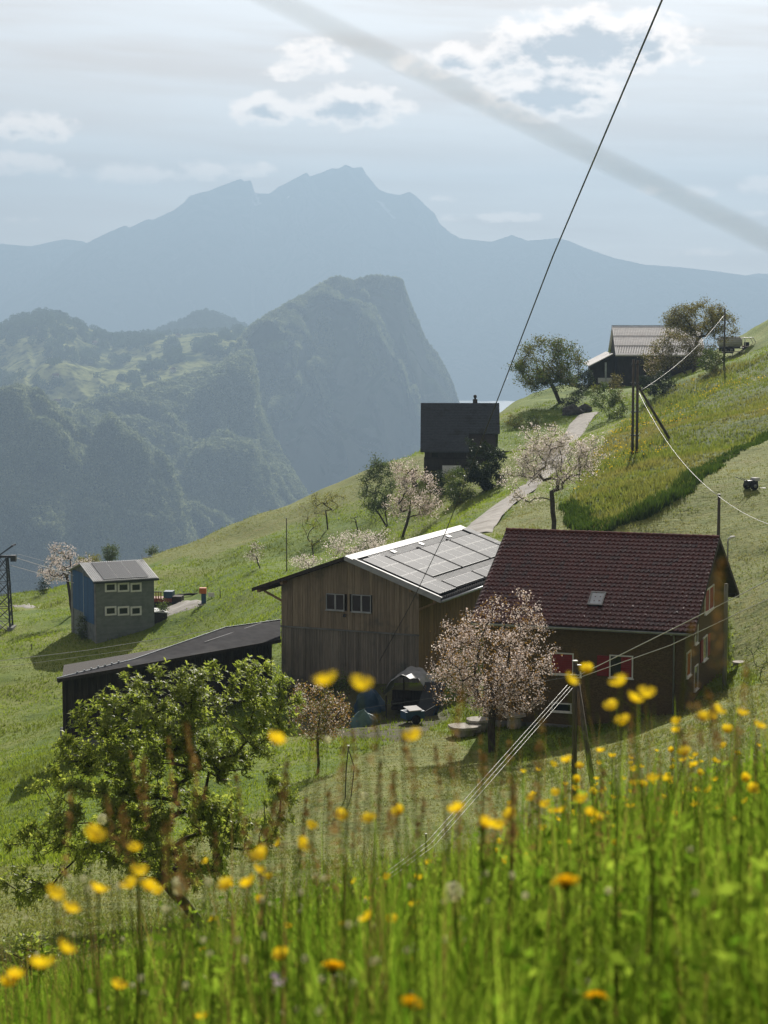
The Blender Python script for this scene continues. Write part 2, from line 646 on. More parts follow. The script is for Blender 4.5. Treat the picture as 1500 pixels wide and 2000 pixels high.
XX = UU * (YY + YO)
ZZ = ground_np(XX, YY)
gv = np.stack([XX.ravel(), YY.ravel(), ZZ.ravel()], 1)
idx = np.arange(nu * nv).reshape(nv, nu)
gf = np.stack([idx[:-1, :-1].ravel(), idx[:-1, 1:].ravel(), idx[1:, 1:].ravel(), idx[1:, :-1].ravel()], 1)


def masks(x, y, z):
    px, py = to_px(x, np.maximum(y, .5), z)
    jx = fbm(x / 3, y / 3, 3, 41) * 16
    jy = fbm(x / 3, y / 3, 3, 47) * 12
    ok = (y > 45)
    mead = in_poly(px + jx * .5, py + jy * .5, MEADOW) & ok
    mown = np.zeros_like(mead)
    for pl in MOWN:
        mown |= in_poly(px + jx, py + jy, pl)
    mown &= ok & ~mead
    return mead, mown


gmead, gmown = masks(gv[:, 0], gv[:, 1], gv[:, 2])


def add_attr(me, name, arr):
    a = me.attributes.new(name, 'FLOAT', 'POINT')
    a.data.foreach_set('value', np.asarray(arr, np.float32))


def attr_n(nt, name):
    n = N(nt, 'ShaderNodeAttribute')
    n.attribute_name = name
    return n.outputs['Fac']


def ground_material():
    m, nt, o = mat_base('hillside_grass')
    b = N(nt, 'ShaderNodeBsdfPrincipled')
    b.inputs['Roughness'].default_value = .9
    b.inputs['Specular IOR Level'].default_value = .12
    big = noise_n(nt, .045, 4, .6)
    mid = noise_n(nt, .35, 4, .6)
    fine = noise_n(nt, 2.6, 5, .65)
    rows = noise_n(nt, 1.0, 4, .6, stretch=(.5, 2.4, 2.4))
    lush = mix_c(nt, smooth(nt, mid, .35, .65), (.085, .145, .012), (.150, .205, .026))
    lush = mix_c(nt, smooth(nt, big, .45, .65), lush, (.190, .215, .045))
    lush = mix_c(nt, smooth(nt, fine, .52, .75), lush, (.050, .088, .010))
    mown = mix_c(nt, smooth(nt, rows, .35, .65), (.205, .215, .062), (.135, .170, .038))
    mown = mix_c(nt, smooth(nt, fine, .5, .72), mown, (.095, .118, .026))
    mown = mix_c(nt, smooth(nt, mid, .55, .75), mown, (.225, .215, .08))
    mead = mix_c(nt, smooth(nt, mid, .4, .6), (.065, .105, .016), (.11, .14, .030))
    col = mix_c(nt, attr_n(nt, 'mown'), lush, mown)
    col = mix_c(nt, attr_n(nt, 'meadow'), col, mead)
    dirt = mix_c(nt, fine, (.055, .045, .035), (.10, .085, .06))
    col = mix_c(nt, attr_n(nt, 'bare'), col, dirt)
    nt.links.new(col, b.inputs['Base Color'])
    bn = N(nt, 'ShaderNodeBump')
    bn.inputs['Strength'].default_value = .9
    bn.inputs['Distance'].default_value = .16
    nt.links.new(math_n(nt, 'ADD', fine, math_n(nt, 'MULTIPLY', rows, .7)), bn.inputs['Height'])
    nt.links.new(bn.outputs[0], b.inputs['Normal'])
    nt.links.new(b.outputs[0], o.inputs['Surface'])
    return m


M_ground = ground_material()
gme = np_mesh('hillside_ground', gv, gf, M_ground, True)
add_attr(gme, 'mown', gmown)
add_attr(gme, 'meadow', gmead)
gpx, gpy = to_px(gv[:, 0], np.maximum(gv[:, 1], .5), gv[:, 2])
BARE = [(690, 1330), (860, 1340), (880, 1400), (800, 1450), (640, 1440), (560, 1420), (560, 1330)]
add_attr(gme, 'bare', (in_poly(gpx, gpy, BARE) & (gv[:, 1] > 100) & (gv[:, 1] < 130)).astype(float) * .8)
tag(link('hillside_ground', gme), kind='structure')

# farm track and gravel yards, draped a hand's width above the turf
M_gravel = mat_noise('gravel', (.30, .285, .265), (.42, .40, .37), 1.4, .95, .1, .6, c3=(.22, .205, .175), scale3=.35, bscale=9)


def drape(name, pts, width, mat, lift=.10, n=90, across=6):
    pts = [Vector(p) for p in pts]
    d = [0]
    for a, b_ in zip(pts, pts[1:]):
        d.append(d[-1] + (b_.xy - a.xy).length)
    s = np.linspace(0, d[-1], n)
    xs = np.interp(s, d, [p.x for p in pts])
    ys = np.interp(s, d, [p.y for p in pts])
    for _ in range(6):
        xs[1:-1] = (xs[:-2] + 2 * xs[1:-1] + xs[2:]) / 4
        ys[1:-1] = (ys[:-2] + 2 * ys[1:-1] + ys[2:]) / 4
    tx, ty = np.gradient(xs), np.gradient(ys)
    L = np.hypot(tx, ty)
    nx, ny = -ty / L, tx / L
    k = np.linspace(-.5, .5, across + 1)
    wv = width * (1 + .12 * vnoise(s / 3, s * 0, 77))
    X = xs[:, None] + nx[:, None] * k * wv[:, None]
    Y = ys[:, None] + ny[:, None] * k * wv[:, None]
    Zc = smooth_ground(X, Y)
    Zg = ground_np(X, Y)
    Z = np.maximum(Zc, Zg) + lift * (1 - (2 * np.abs(k)) ** 6 * 1.2)
    ii = np.arange(X.size).reshape(X.shape)
    f = np.stack([ii[:-1, :-1].ravel(), ii[:-1, 1:].ravel(), ii[1:, 1:].ravel(), ii[1:, :-1].ravel()], 1)
    me = np_mesh(name, np.stack([X.ravel(), Y.ravel(), Z.ravel()], 1), f, mat, True)
    return tag(link(name, me), kind='structure')


rp = [hit(px, py, 140) for px, py in ROAD]
drape('farm_track', rp, 3.0, M_gravel, .14)


def yard(name, poly, mat, lift=.12):
    pts = [hit(px, py, 120) for px, py in poly]
    c = sum((Vector((p.x, p.y, 0)) for p in pts), Vector()) / len(pts)
    V, F = [], []
    rings = 10
    m_ = len(pts) * 4
    ring = []
    for i in range(len(pts)):
        a, b_ = pts[i], pts[(i + 1) % len(pts)]
        for k in range(4):
            ring.append(a.lerp(b_, k / 4))
    for r in range(rings + 1):
        for p in ring:
            q = Vector((c.x, c.y, 0)).lerp(Vector((p.x, p.y, 0)), max(r / rings, .01))
            V.append((q.x, q.y, ground(q.x, q.y) + lift * (1 - (r / rings) ** 6 * 1.3)))
    for r in range(rings):
        for k in range(m_):
            F.append((r * m_ + k, r * m_ + (k + 1) % m_, (r + 1) * m_ + (k + 1) % m_, (r + 1) * m_ + k))
    return tag(link(name, np_mesh(name, V, F, mat, True)), kind='structure')


yard('gravel_yard', [(300, 1206), (318, 1180), (350, 1174), (400, 1174), (404, 1181), (360, 1195), (320, 1206)], M_gravel)
yard('gravel_turnout', [(24, 1181), (58, 1178), (60, 1184), (78, 1187), (50, 1189)], M_gravel)

# ------------------------------------------------------------------ far mountains
LAKE_Z = -560.0


def far_mat(name, forest, meadow, rock, mscale, lo, hi, rock_f=.0):
    m, nt, o = mat_base(name)
    d = N(nt, 'ShaderNodeBsdfDiffuse')
    f = noise_n(nt, mscale, 5, .6)
    f2 = noise_n(nt, mscale * 9, 4, .6)
    col = mix_c(nt, smooth(nt, f, lo, hi), forest, meadow)
    col = mix_c(nt, smooth(nt, f2, .35, .75), col, (forest[0] * .5, forest[1] * .5, forest[2] * .5))
    ge = N(nt, 'ShaderNodeNewGeometry')
    sp = N(nt, 'ShaderNodeSeparateXYZ')
    nt.links.new(ge.outputs['True Normal'], sp.inputs[0])
    steep = math_n(nt, 'SUBTRACT', 1.0, smooth(nt, math_n(nt, 'ABSOLUTE', sp.outputs[2]), .35, .62))
    col = mix_c(nt, math_n(nt, 'MULTIPLY', steep, rock_f), col, rock)
    sn = attr_n(nt, 'snow')
    col = mix_c(nt, sn, col, (.85, .86, .88))
    nt.links.new(col, d.inputs['Color'])
    nt.links.new(d.outputs[0], o.inputs['Surface'])
    return m


def interp_line(pts, q, k):
    return np.interp(q, [p[0] for p in pts], [p[k] for p in pts])


def sheet(name, ridge, foot, nU, nT, amp, mat, lam=(40, .35), seed=1, prof=1.0, back=.25, rough=0, snow=None, bump=0, bsc=350, fw=.35):
    """a mountain side from its foot line up to its crest line and down the far side.
    ridge: (photo px, py, distance); foot: (photo px, distance, height)"""
    q = np.linspace(ridge[0][0], ridge[-1][0], nU)
    ry, rd = interp_line(ridge, q, 1), interp_line(ridge, q, 2)
    fd, fz = interp_line(foot, q, 1), interp_line(foot, q, 2)
    X_ = (q - 750) / FPX
    c, s_ = math.cos(TH), math.sin(TH)
    Yc = -(ry - 1000) / FPX
    den = c + Yc * s_
    rx, rz = X_ / den * rd, (-s_ + Yc * c) / den * rd
    fx = X_ / c * fd * .995
    t = np.linspace(0, 1, nT)
    tb = np.linspace(0, 1, max(6, nT // 6))[1:]
    T = t[:, None]
    h = T ** prof
    Xs = fx + (rx - fx) * T
    Ys = fd + (rd - fd) * T
    Zs = fz + (rz - fz) * h
    # gullies and ribs running down the slope
    S = q[None, :] / lam[0] + fbm(T * 3 + q * 0, q[None, :] / lam[0] + T * 2, 3, seed + 9) * 1.6 + T * lam[1] * 4
    rib = 1 - 2 * np.abs(fbm(S, T * 1.6 + S * 0, 3, seed)) * 1.6
    fine = fbm(S * 4, T * 9 + S * 0, 4, seed + 3)
    env = np.sin(np.pi * np.clip(T, 0, 1) ** .8) ** .7
    D = amp * env * ((rib - .4) + fw * fine)
    Ys = Ys - D
    Zs = Zs + D * .25 + rough * fine * np.clip((1 - T) * 6, 0, 1)
    Xs = Xs * (Ys / (fd + (rd - fd) * T)) + 0
    if bump:
        ca_, sa_ = .82, .57
        rot_x, rot_y = (Xs * ca_ - Ys * sa_) / bsc, (Xs * sa_ + Ys * ca_) / (bsc * 1.5)
        Zs = Zs + bump * env * fbm(rot_x, rot_y, 4, seed + 20, .45) * np.clip((1 - T) * 5, 0, 1)
    # far side
    Xb = rx * (1 + .02 * tb[:, None])
    Yb = rd * (1 + back * tb[:, None])
    Zb = rz - (rz - LAKE_Z) * tb[:, None] ** .8 * .97
    V = np.stack([np.r_[Xs, Xb], np.r_[Ys, Yb], np.r_[Zs, Zb]], -1)
    rows_ = V.shape[0]
    ii = np.arange(rows_ * nU).reshape(rows_, nU)
    f = np.stack([ii[:-1, :-1].ravel(), ii[:-1, 1:].ravel(), ii[1:, 1:].ravel(), ii[1:, :-1].ravel()], 1)
    me = np_mesh(name, V.reshape(-1, 3), f, mat, True)
    if snow is not None:
        fl = V.reshape(-1, 3)
        spx, spy = to_px(fl[:, 0], fl[:, 1], fl[:, 2])
        sm = np.zeros(len(fl))
        for pl in snow:
            sm = np.maximum(sm, in_poly(spx, spy, pl))
        add_attr(me, 'snow', sm)
    tag(link(name, me), kind='structure')
    return V[:nT], q, t


M_pil = far_mat('pilatus_slopes', (.030, .045, .025), (.11, .12, .06), (.16, .155, .15), .0011, .5, .7, .9)
M_cliff = far_mat('cliff_forest', (.032, .050, .020), (.09, .11, .04), (.15, .145, .13), .004, .62, .8, .55)
M_hill = far_mat('alp_meadows', (.035, .055, .022), (.36, .38, .15), (.14, .13, .11), .0042, .36, .50, .1)
M_wood = far_mat('wooded_slope', (.035, .055, .022), (.06, .08, .03), (.15, .14, .12), .006, .6, .8, .25)

PIL = [(-420, 780), (-100, 650), (60, 560), (120, 512), (170, 474), (215, 452), (245, 440), (252, 445), (290, 427), (297, 430), (340, 410), (360, 395),
       (370, 383), (388, 377), (410, 372), (440, 360), (470, 349), (476, 354), (490, 352), (497, 376), (508, 378), (527, 378), (545, 364), (560, 357),
       (600, 336), (604, 345), (625, 338), (650, 328), (660, 330), (675, 321), (690, 328), (708, 326), (715, 340), (740, 370), (757, 377), (780, 381),
       (800, 374), (815, 385), (830, 400), (850, 418), (858, 436), (880, 455), (900, 466), (960, 472), (1000, 459), (1030, 470), (1060, 468), (1090, 465),
       (1110, 470), (1150, 487), (1200, 504), (1260, 517), (1330, 522), (1400, 530), (1450, 537), (1500, 545), (1700, 570), (2000, 610)]
sheet('distant_mountain', [(a, b_, 15300) for a, b_ in PIL], [(-420, 14300, LAKE_Z), (2000, 14300, LAKE_Z)], 700, 130, 260, M_pil, (120, .5), 31, 1.1, bump=420, bsc=1000, back=.1,
      snow=[[(497, 379), (502, 380), (509, 398), (505, 402)], [(492, 392), (503, 400), (499, 405)], [(735, 392), (748, 396), (772, 426), (764, 424)], [(560, 384), (568, 384), (566, 388)]])
sheet('distant_ridge', [(-420, 470, 16700), (0, 476, 16700), (60, 481, 16700), (125, 467, 16700), (160, 471, 16700), (210, 492, 16700), (420, 600, 16700)],
      [(-420, 15600, -200), (420, 15600, -200)], 200, 40, 250, M_pil, (60, .3), 77, back=.06)
sheet('distant_ridge', [(1300, 545, 16600), (1440, 541, 16600), (1480, 534, 16600), (1520, 536, 16600), (1700, 520, 16600), (2000, 560, 16600)],
      [(1300, 15600, -200), (2000, 15600, -200)], 120, 30, 250, M_pil, (60, .3), 78, back=.06)
MAS = [(440, 720, 5050), (470, 668, 5200), (490, 646, 5300), (520, 623, 5420), (560, 601, 5600), (600, 580, 5750), (630, 560, 5850), (645, 551, 5900), (660, 548, 5900),
       (675, 550, 5930), (690, 556, 5980), (705, 549, 6000), (740, 544, 6080), (765, 548, 6150), (784, 550, 6200), (790, 572, 6220), (800, 602, 6250),
       (815, 632, 6270), (823, 655, 6290), (835, 677, 6310), (850, 694, 6330), (862, 714, 6350), (875, 738, 6370), (885, 764, 6390), (893, 792, 6400), (910, 860, 6420), (960, 1000, 6450)]
cliff_grid = sheet('cliff_mountain', MAS, [(440, 4750, LAKE_Z), (960, 5900, LAKE_Z)], 420, 170, 250, M_cliff, (120, .12), 52, .62, bump=260, bsc=320, fw=.2)
PLA = [(-420, 655, 6000), (-100, 640, 6050), (0, 635, 6100), (40, 617, 6150), (95, 608, 6200), (130, 618, 6200), (165, 636, 6250), (215, 656, 6250), (260, 654, 6300),
       (330, 652, 6300), (420, 648, 6300), (490, 645, 6300), (560, 650, 6300)]
plat_grid = sheet('meadow_plateau', PLA, [(-420, 3850, -330), (0, 4150, -293), (80, 4250, -232), (200, 4400, -190), (420, 4850, -135), (500, 5100, -95), (560, 5200, -90)],
                  320, 110, 40, M_hill, (90, .25), 63, .95, bump=130, bsc=420)
SMALL = [(240, 682, 7600), (300, 650, 7600), (350, 630, 7600), (380, 614, 7600), (405, 609, 7600), (430, 618, 7600), (470, 634, 7600), (500, 655, 7600), (540, 690, 7600)]
small_grid = sheet('wooded_knoll', SMALL, [(240, 7100, -160), (540, 7100, -160)], 120, 40, 40, M_wood, (50, .2), 91)
SPU = [(-420, 985, 3700), (-100, 920, 3850), (0, 886, 3950), (40, 850, 4020), (80, 823, 4080), (130, 808, 4150), (200, 783, 4250), (300, 761, 4450), (420, 723, 4750),
       (460, 698, 4880), (488, 688, 4950), (496, 720, 4900), (503, 790, 4750), (530, 860, 4600), (570, 930, 4450), (615, 1000, 4300)]
spur_grid = sheet('wooded_spur', SPU, [(-420, 2850, LAKE_Z), (0, 3100, LAKE_Z), (200, 3280, LAKE_Z), (480, 3700, LAKE_Z), (615, 3950, LAKE_Z)], 420, 210, 150, M_wood, (150, .5), 14, .9, bump=420, bsc=420, fw=.1)

# lake
m, nt, o = mat_base('lake_water')
b = N(nt, 'ShaderNodeBsdfPrincipled')
b.inputs['Base Color'].default_value = (.02, .05, .06, 1)
b.inputs['Roughness'].default_value = .30
b.inputs['Specular IOR Level'].default_value = .5
nt.links.new(b.outputs[0], o.inputs['Surface'])
wave = noise_n(nt, .004, 4, .6, stretch=(1, .15, 1))
nt.links.new(math_n(nt, 'ADD', math_n(nt, 'MULTIPLY', smooth(nt, wave, .4, .6), .12), .46), b.inputs['Roughness'])
bn = N(nt, 'ShaderNodeBump')
bn.inputs['Strength'].default_value = .25
bn.inputs['Distance'].default_value = 3
nt.links.new(noise_n(nt, .02, 5, .6), bn.inputs['Height'])
nt.links.new(bn.outputs[0], b.inputs['Normal'])
lk = MB().face((-15000, 900, LAKE_Z), (15000, 900, LAKE_Z), (15000, 18200, LAKE_Z), (-15000, 18200, LAKE_Z)).build('lake', m)
tag(lk, kind='structure')


# far woods: crowns scattered on the slopes as geometry-node instances
def forest(name, pts, scl, mat, label):
    me = bpy.data.meshes.new(name)
    me.vertices.add(len(pts))
    me.vertices.foreach_set('co', np.asarray(pts, np.float32).ravel())
    a = me.attributes.new('sc', 'FLOAT_VECTOR', 'POINT')
    a.data.foreach_set('vector', np.asarray(scl, np.float32).ravel())
    rr = np.random.default_rng(len(pts)).random((len(pts), 3)).astype(np.float32) * (.5, .5, 6.28)
    a = me.attributes.new('ro', 'FLOAT_VECTOR', 'POINT')
    a.data.foreach_set('vector', rr.astype(np.float32).ravel())
    me.materials.append(mat)
    ob = link(name, me)
    g = bpy.data.node_groups.new(name + '_scatter', 'GeometryNodeTree')
    g.interface.new_socket('Geometry', in_out='INPUT', socket_type='NodeSocketGeometry')
    g.interface.new_socket('Geometry', in_out='OUTPUT', socket_type='NodeSocketGeometry')
    gi_, go_ = g.nodes.new('NodeGroupInput'), g.nodes.new('NodeGroupOutput')
    ico = g.nodes.new('GeometryNodeMeshIcoSphere')
    ico.inputs['Radius'].default_value = 1
    ico.inputs['Subdivisions'].default_value = 3
    sp = g.nodes.new('GeometryNodeSetPosition')
    nzn = g.nodes.new('ShaderNodeTexNoise')
    nzn.inputs['Scale'].default_value = 2.6
    nzn.inputs['Detail'].default_value = 3
    sub = g.nodes.new('ShaderNodeVectorMath')
    sub.operation = 'SUBTRACT'
    sub.inputs[1].default_value = (.5, .5, .5)
    scn = g.nodes.new('ShaderNodeVectorMath')
    scn.operation = 'SCALE'
    scn.inputs['Scale'].default_value = 1.5
    g.links.new(nzn.outputs['Color'], sub.inputs[0])
    g.links.new(sub.outputs[0], scn.inputs[0])
    g.links.new(ico.outputs[0], sp.inputs['Geometry'])
    g.links.new(scn.outputs[0], sp.inputs['Offset'])
    sm = g.nodes.new('GeometryNodeSetMaterial')
    sm.inputs['Material'].default_value = mat
    # a crown is an airy shell of leaf masses, not a closed ball
    se = g.nodes.new('GeometryNodeSplitEdges')
    g.links.new(sp.outputs[0], se.inputs[0])
    dl = g.nodes.new('GeometryNodeDeleteGeometry')
    dl.domain = 'FACE'
    rnd = g.nodes.new('FunctionNodeRandomValue')
    rnd.data_type = 'BOOLEAN'
    [i for i in rnd.inputs if i.name == 'Probability'][0].default_value = .55
    g.links.new(se.outputs[0], dl.inputs[0])
    g.links.new([o for o in rnd.outputs if o.type == 'BOOLEAN'][0], dl.inputs['Selection'])
    g.links.new(dl.outputs[0], sm.inputs[0])
    iop = g.nodes.new('GeometryNodeInstanceOnPoints')
    g.links.new(gi_.outputs[0], iop.inputs['Points'])
    g.links.new(sm.outputs[0], iop.inputs['Instance'])
    for nm, sk in (('sc', 'Scale'), ('ro', 'Rotation')):
        na = g.nodes.new('GeometryNodeInputNamedAttribute')
        na.data_type = 'FLOAT_VECTOR'
        na.inputs[0].default_value = nm
        g.links.new(na.outputs[0], iop.inputs[sk])
    g.links.new(iop.outputs[0], go_.inputs[0])
    md = ob.modifiers.new('scatter', 'NODES')
    md.node_group = g
    tag(ob, label, 'forest', kind='stuff')
    return ob


def mat_far_tree(name, c1, c2):
    m, nt, o = mat_base(name)
    d = N(nt, 'ShaderNodeBsdfDiffuse')
    oi = N(nt, 'ShaderNodeObjectInfo')
    f = noise_n(nt, 3.0, 3)
    col = mix_c(nt, oi.outputs['Random'], c1, c2)
    col = mix_c(nt, smooth(nt, f, .4, .7), col, (c1[0] * .55, c1[1] * .55, c1[2] * .55))
    nt.links.new(col, d.inputs['Color'])
    t = N(nt, 'ShaderNodeBsdfTranslucent')
    nt.links.new(col, t.inputs['Color'])
    mx = N(nt, 'ShaderNodeMixShader')
    mx.inputs[0].default_value = .6
    nt.links.new(d.outputs[0], mx.inputs[1])
    nt.links.new(t.outputs[0], mx.inputs[2])
    nt.links.new(mx.outputs[0], o.inputs['Surface'])
    return m


M_ftree = mat_far_tree('far_broadleaf', (.16, .195, .085), (.34, .37, .20))
M_fdark = mat_far_tree('far_conifer', (.035, .06, .025), (.08, .11, .04))
rng = np.random.default_rng(7)


def sample_sheet(grid, n, keep=None, tmin=0, tmax=1):
    V, q, t = grid
    a = rng.random(n) * (V.shape[1] - 1.001)
    b_ = (tmin + (tmax - tmin) * rng.random(n)) * (V.shape[0] - 1.001)
    i, j = a.astype(int), b_.astype(int)
    fa, fb = (a - i)[:, None], (b_ - j)[:, None]
    p = (V[j, i] * (1 - fa) + V[j, i + 1] * fa) * (1 - fb) + (V[j + 1, i] * (1 - fa) + V[j + 1, i + 1] * fa) * fb
    if keep is not None:
        k = keep(p, a / V.shape[1], b_ / V.shape[0])
        p = p[k]
    return p


def sizes(n, r0, r1, tall=1.1):
    r = rng.uniform(r0, r1, n)
    return np.stack([r, r, r * rng.uniform(.8, 1.2, n) * tall], 1)


fp = sample_sheet(spur_grid, 27000, None, .03, 1)
forest('far_wood_broadleaf', fp + [0, 0, 3], sizes(len(fp), 5.5, 11.5), M_ftree, 'pale spring broadleaf wood covering the steep spur above the lake')


def clump(p, s_, t_):
    px, py = to_px(p[:, 0], p[:, 1], p[:, 2])
    n = fbm(px / 26, py / 15, 3, 8)
    rid = (t_ > .965)
    hill = np.exp(-(((px - 95) / 110) ** 2 + ((py - 640) / 38) ** 2))
    mid_ = np.exp(-(((px - 330) / 120) ** 2 + ((py - 690) / 30) ** 2)) * .5
    return (n + hill * .5 + mid_ * .4 > .12) | (rid & (rng.random(len(px)) < .5))


fp = sample_sheet(plat_grid, 12000, clump)
forest('far_wood_plateau', fp + [0, 0, 4], sizes(len(fp), 5, 9, 1.3), M_fdark, 'dark clumps of wood between meadows on the plateau')
fp = sample_sheet(small_grid, 2500, None, .3, 1)
forest('far_wood_knoll', fp + [0, 0, 4], sizes(len(fp), 6, 10, 1.3), M_fdark, 'hazy wooded knoll behind the plateau')


def mkeep(p, s_, t_):
    n = fbm(s_ * 14 + t_ * 3, t_ * 5, 3, 15)
    return (t_ > .93) | (n > .05) & (t_ > .3)


fp = sample_sheet(cliff_grid, 13000, mkeep)
fp2 = sample_sheet(cliff_grid, 2600, None, .97, 1)
fp = np.r_[fp, fp2]
forest('far_wood_cliff', fp + [0, 0, 3], sizes(len(fp), 4.5, 8.5, 1.35), M_ftree, 'trees clinging to the ledges and crest of the cliff mountain')

# haze: one closed box of even air round camera and land
hz = MB().box((-15500, -400, LAKE_Z - 60), (15500, 18400, 1290)).build('haze', None)
m, nt, o = mat_base('haze_air')
pv = N(nt, 'ShaderNodeVolumePrincipled')
pv.inputs['Color'].default_value = (.335, .465, .61, 1)
pv.inputs['Density'].default_value = 1.5e-4
pv.inputs['Anisotropy'].default_value = .31
nt.links.new(pv.outputs[0], o.inputs['Volume'])
hz.data.materials.append(m)
tag(hz, kind='stuff')
tag(hz, 'thin blue haze filling the valley air', 'haze')

# ------------------------------------------------------------------ buildings
M_board = mat_noise('weathered_boards', (.33, .265, .19), (.235, .185, .13), 2.2, .85, .2, .5, stretch=(7, 7, .45), c3=(.14, .125, .10), scale3=.55, per_obj=.2, bscale=6)
M_board_low = mat_noise('weathered_boards_grey', (.27, .235, .19), (.18, .16, .135), 2.2, .85, .2, .5, stretch=(7, 7, .45), c3=(.105, .11, .10), scale3=.55, per_obj=.24, bscale=6)
M_board_side = mat_noise('honey_lit_boards', (.30, .20, .105), (.21, .14, .075), 2.2, .8, .2, .4, stretch=(7, 7, .4), per_obj=.2)  # orange light on barn side wall and house corner board is in this colour
M_dark = mat_noise('sooty_timber', (.050, .042, .036), (.028, .024, .021), 2, .85, .2, .5, stretch=(6, 6, .5), per_obj=.3)
M_dbrown = mat_noise('dark_beam', (.06, .045, .033), (.035, .028, .022), 3, .8, .2, .3)
M_shing = mat_noise('shingle_wall', (.135, .098, .048), (.085, .060, .031), 9, .85, .15, .9, stretch=(1, 1, 2.2), c3=(.11, .080, .040), scale3=.5, bscale=14)
M_conc = mat_noise('concrete', (.24, .24, .225), (.165, .17, .165), 1.6, .9, .15, .4, c3=(.105, .11, .105), scale3=.7)
M_hut = mat_noise('grey_render', (.215, .235, .225), (.165, .185, .18), 1.4, .92, .12, .5, c3=(.125, .145, .14), scale3=.8, stretch=(1, 1, 2.4), bscale=10)
M_white = mat_noise('white_paint', (.78, .78, .75), (.68, .68, .66), 3, .55, .4)
M_red = mat_noise('red_shutter', (.26, .020, .022), (.19, .015, .018), 3, .55, .4, .3, stretch=(1, 1, 12))
M_orange = mat_noise('orange_blind', (.42, .11, .03), (.34, .085, .025), 4, .6, .3)
M_glass = mat_noise('window_glass', (.012, .015, .018), (.02, .024, .028), 1, .06, .5)
M_blue = mat_noise('blue_door', (.030, .105, .23), (.022, .080, .18), 2.5, .6, .35, .3, stretch=(9, 9, .4), per_obj=.12)
M_zinc = mat_noise('zinc', (.42, .45, .47), (.32, .35, .37), 2, .42, .5, metal=.6)
M_alu = mat_noise('bright_sheet', (.42, .43, .44), (.33, .34, .35), 2, .6, .25)
M_black = mat_noise('black_sheet', (.014, .014, .015), (.02, .02, .022), 3, .9, .03)
M_slate = mat_noise('dark_shingle_roof', (.085, .095, .11), (.055, .062, .074), 5, .82, .2, .9, stretch=(1, 2.4, 2.4), c3=(.05, .052, .055), scale3=.8, bscale=9)
M_asph = mat_noise('bitumen_roof', (.042, .041, .045), (.026, .026, .029), 2.2, .9, .04, .5, c3=(.055, .054, .056), scale3=.5, bscale=8)
M_pole = mat_noise('pole_timber', (.13, .11, .085), (.07, .06, .05), 3, .85, .2, .4, stretch=(5, 5, .5))
M_steel = mat_noise('galvanised', (.30, .31, .32), (.2, .21, .22), 3, .5, .4, metal=.5)
M_dsteel = mat_noise('dark_steel', (.05, .055, .06), (.035, .04, .045), 3, .55, .4, metal=.3)
M_rubber = mat_noise('rubber', (.02, .02, .02), (.03, .03, .03), 4, .9, .1)
M_corr = mat_noise('fibre_cement', (.58, .57, .56), (.47, .465, .46), 1.6, .85, .2, .2, c3=(.23, .225, .22), scale3=.5)
M_stone = mat_noise('pale_stone', (.44, .41, .36), (.32, .30, .26), 2.5, .9, .15, .5, c3=(.22, .2, .17), scale3=1.1)


def pv_material():
    m, nt, o = mat_base('solar_glass')
    b = N(nt, 'ShaderNodeBsdfPrincipled')
    tcn = N(nt, 'ShaderNodeTexCoord')
    br = N(nt, 'ShaderNodeTexBrick')
    br.offset = 0
    br.inputs['Scale'].default_value = 1
    br.inputs['Mortar Size'].default_value = .008
    br.inputs['Brick Width'].default_value = .165
    br.inputs['Row Height'].default_value = .165
    br.inputs['Color1'].default_value = (.035, .042, .055, 1)
    br.inputs['Color2'].default_value = (.045, .050, .064, 1)
    br.inputs['Mortar'].default_value = (.13, .14, .15, 1)
    nt.links.new(tcn.outputs['Object'], br.inputs['Vector'])
    nt.links.new(br.outputs['Color'], b.inputs['Base Color'])
    b.inputs['Roughness'].default_value = .6
    b.inputs['Specular IOR Level'].default_value = .05
    b.inputs['Coat Weight'].default_value = 0.0
    b.inputs['Coat Roughness'].default_value = .3
    nt.links.new(b.outputs[0], o.inputs['Surface'])
    return m


M_pv = pv_material()


def tile_material():
    m, nt, o = mat_base('clay_tiles')
    b = N(nt, 'ShaderNodeBsdfPrincipled')
    oi = N(nt, 'ShaderNodeObjectInfo')
    ge = N(nt, 'ShaderNodeNewGeometry')
    r = math_n(nt, 'FRACT', math_n(nt, 'ADD', oi.outputs['Random'], math_n(nt, 'MULTIPLY', ge.outputs['Random Per Island'], 3.7)))
    col = mix_c(nt, r, (.070, .014, .013), (.120, .024, .019))
    col = mix_c(nt, smooth(nt, r, .80, .98), col, (.055, .022, .024))
    f = noise_n(nt, .9, 5, .6)
    col = mix_c(nt, smooth(nt, f, .52, .8), col, (.075, .032, .026))
    nt.links.new(col, b.inputs['Base Color'])
    b.inputs['Roughness'].default_value = .36
    b.inputs['Specular IOR Level'].default_value = .5
    nt.links.new(b.outputs[0], o.inputs['Surface'])
    return m


M_tile = tile_material()
M_ridge = mat_noise('ridge_clay', (.13, .045, .032), (.085, .03, .024), 3, .85, .08, per_obj=.2)


class Frame:
    """a building's own axes: origin on the ground, x and y turned by rotz"""

    def __init__(self, o, rz):
        self.o, self.rz = Vector(o), rz
        self.M = Matrix.Translation(self.o) @ Matrix.Rotation(rz, 4, 'Z')
        self.I = self.M.inverted()

    def on(self, px, py, n, d):
        """local point where the photo pixel's ray meets the local plane n.p = d"""
        a = self.I @ Vector((0, 0, 0))
        b = self.I @ (ray(px, py) * 100)
        v = b - a
        n = Vector(n)
        return a + v * ((d - n.dot(a)) / n.dot(v))

    def thing(self, name, label, cat):
        return thing(name, label, cat, self.o, self.rz)


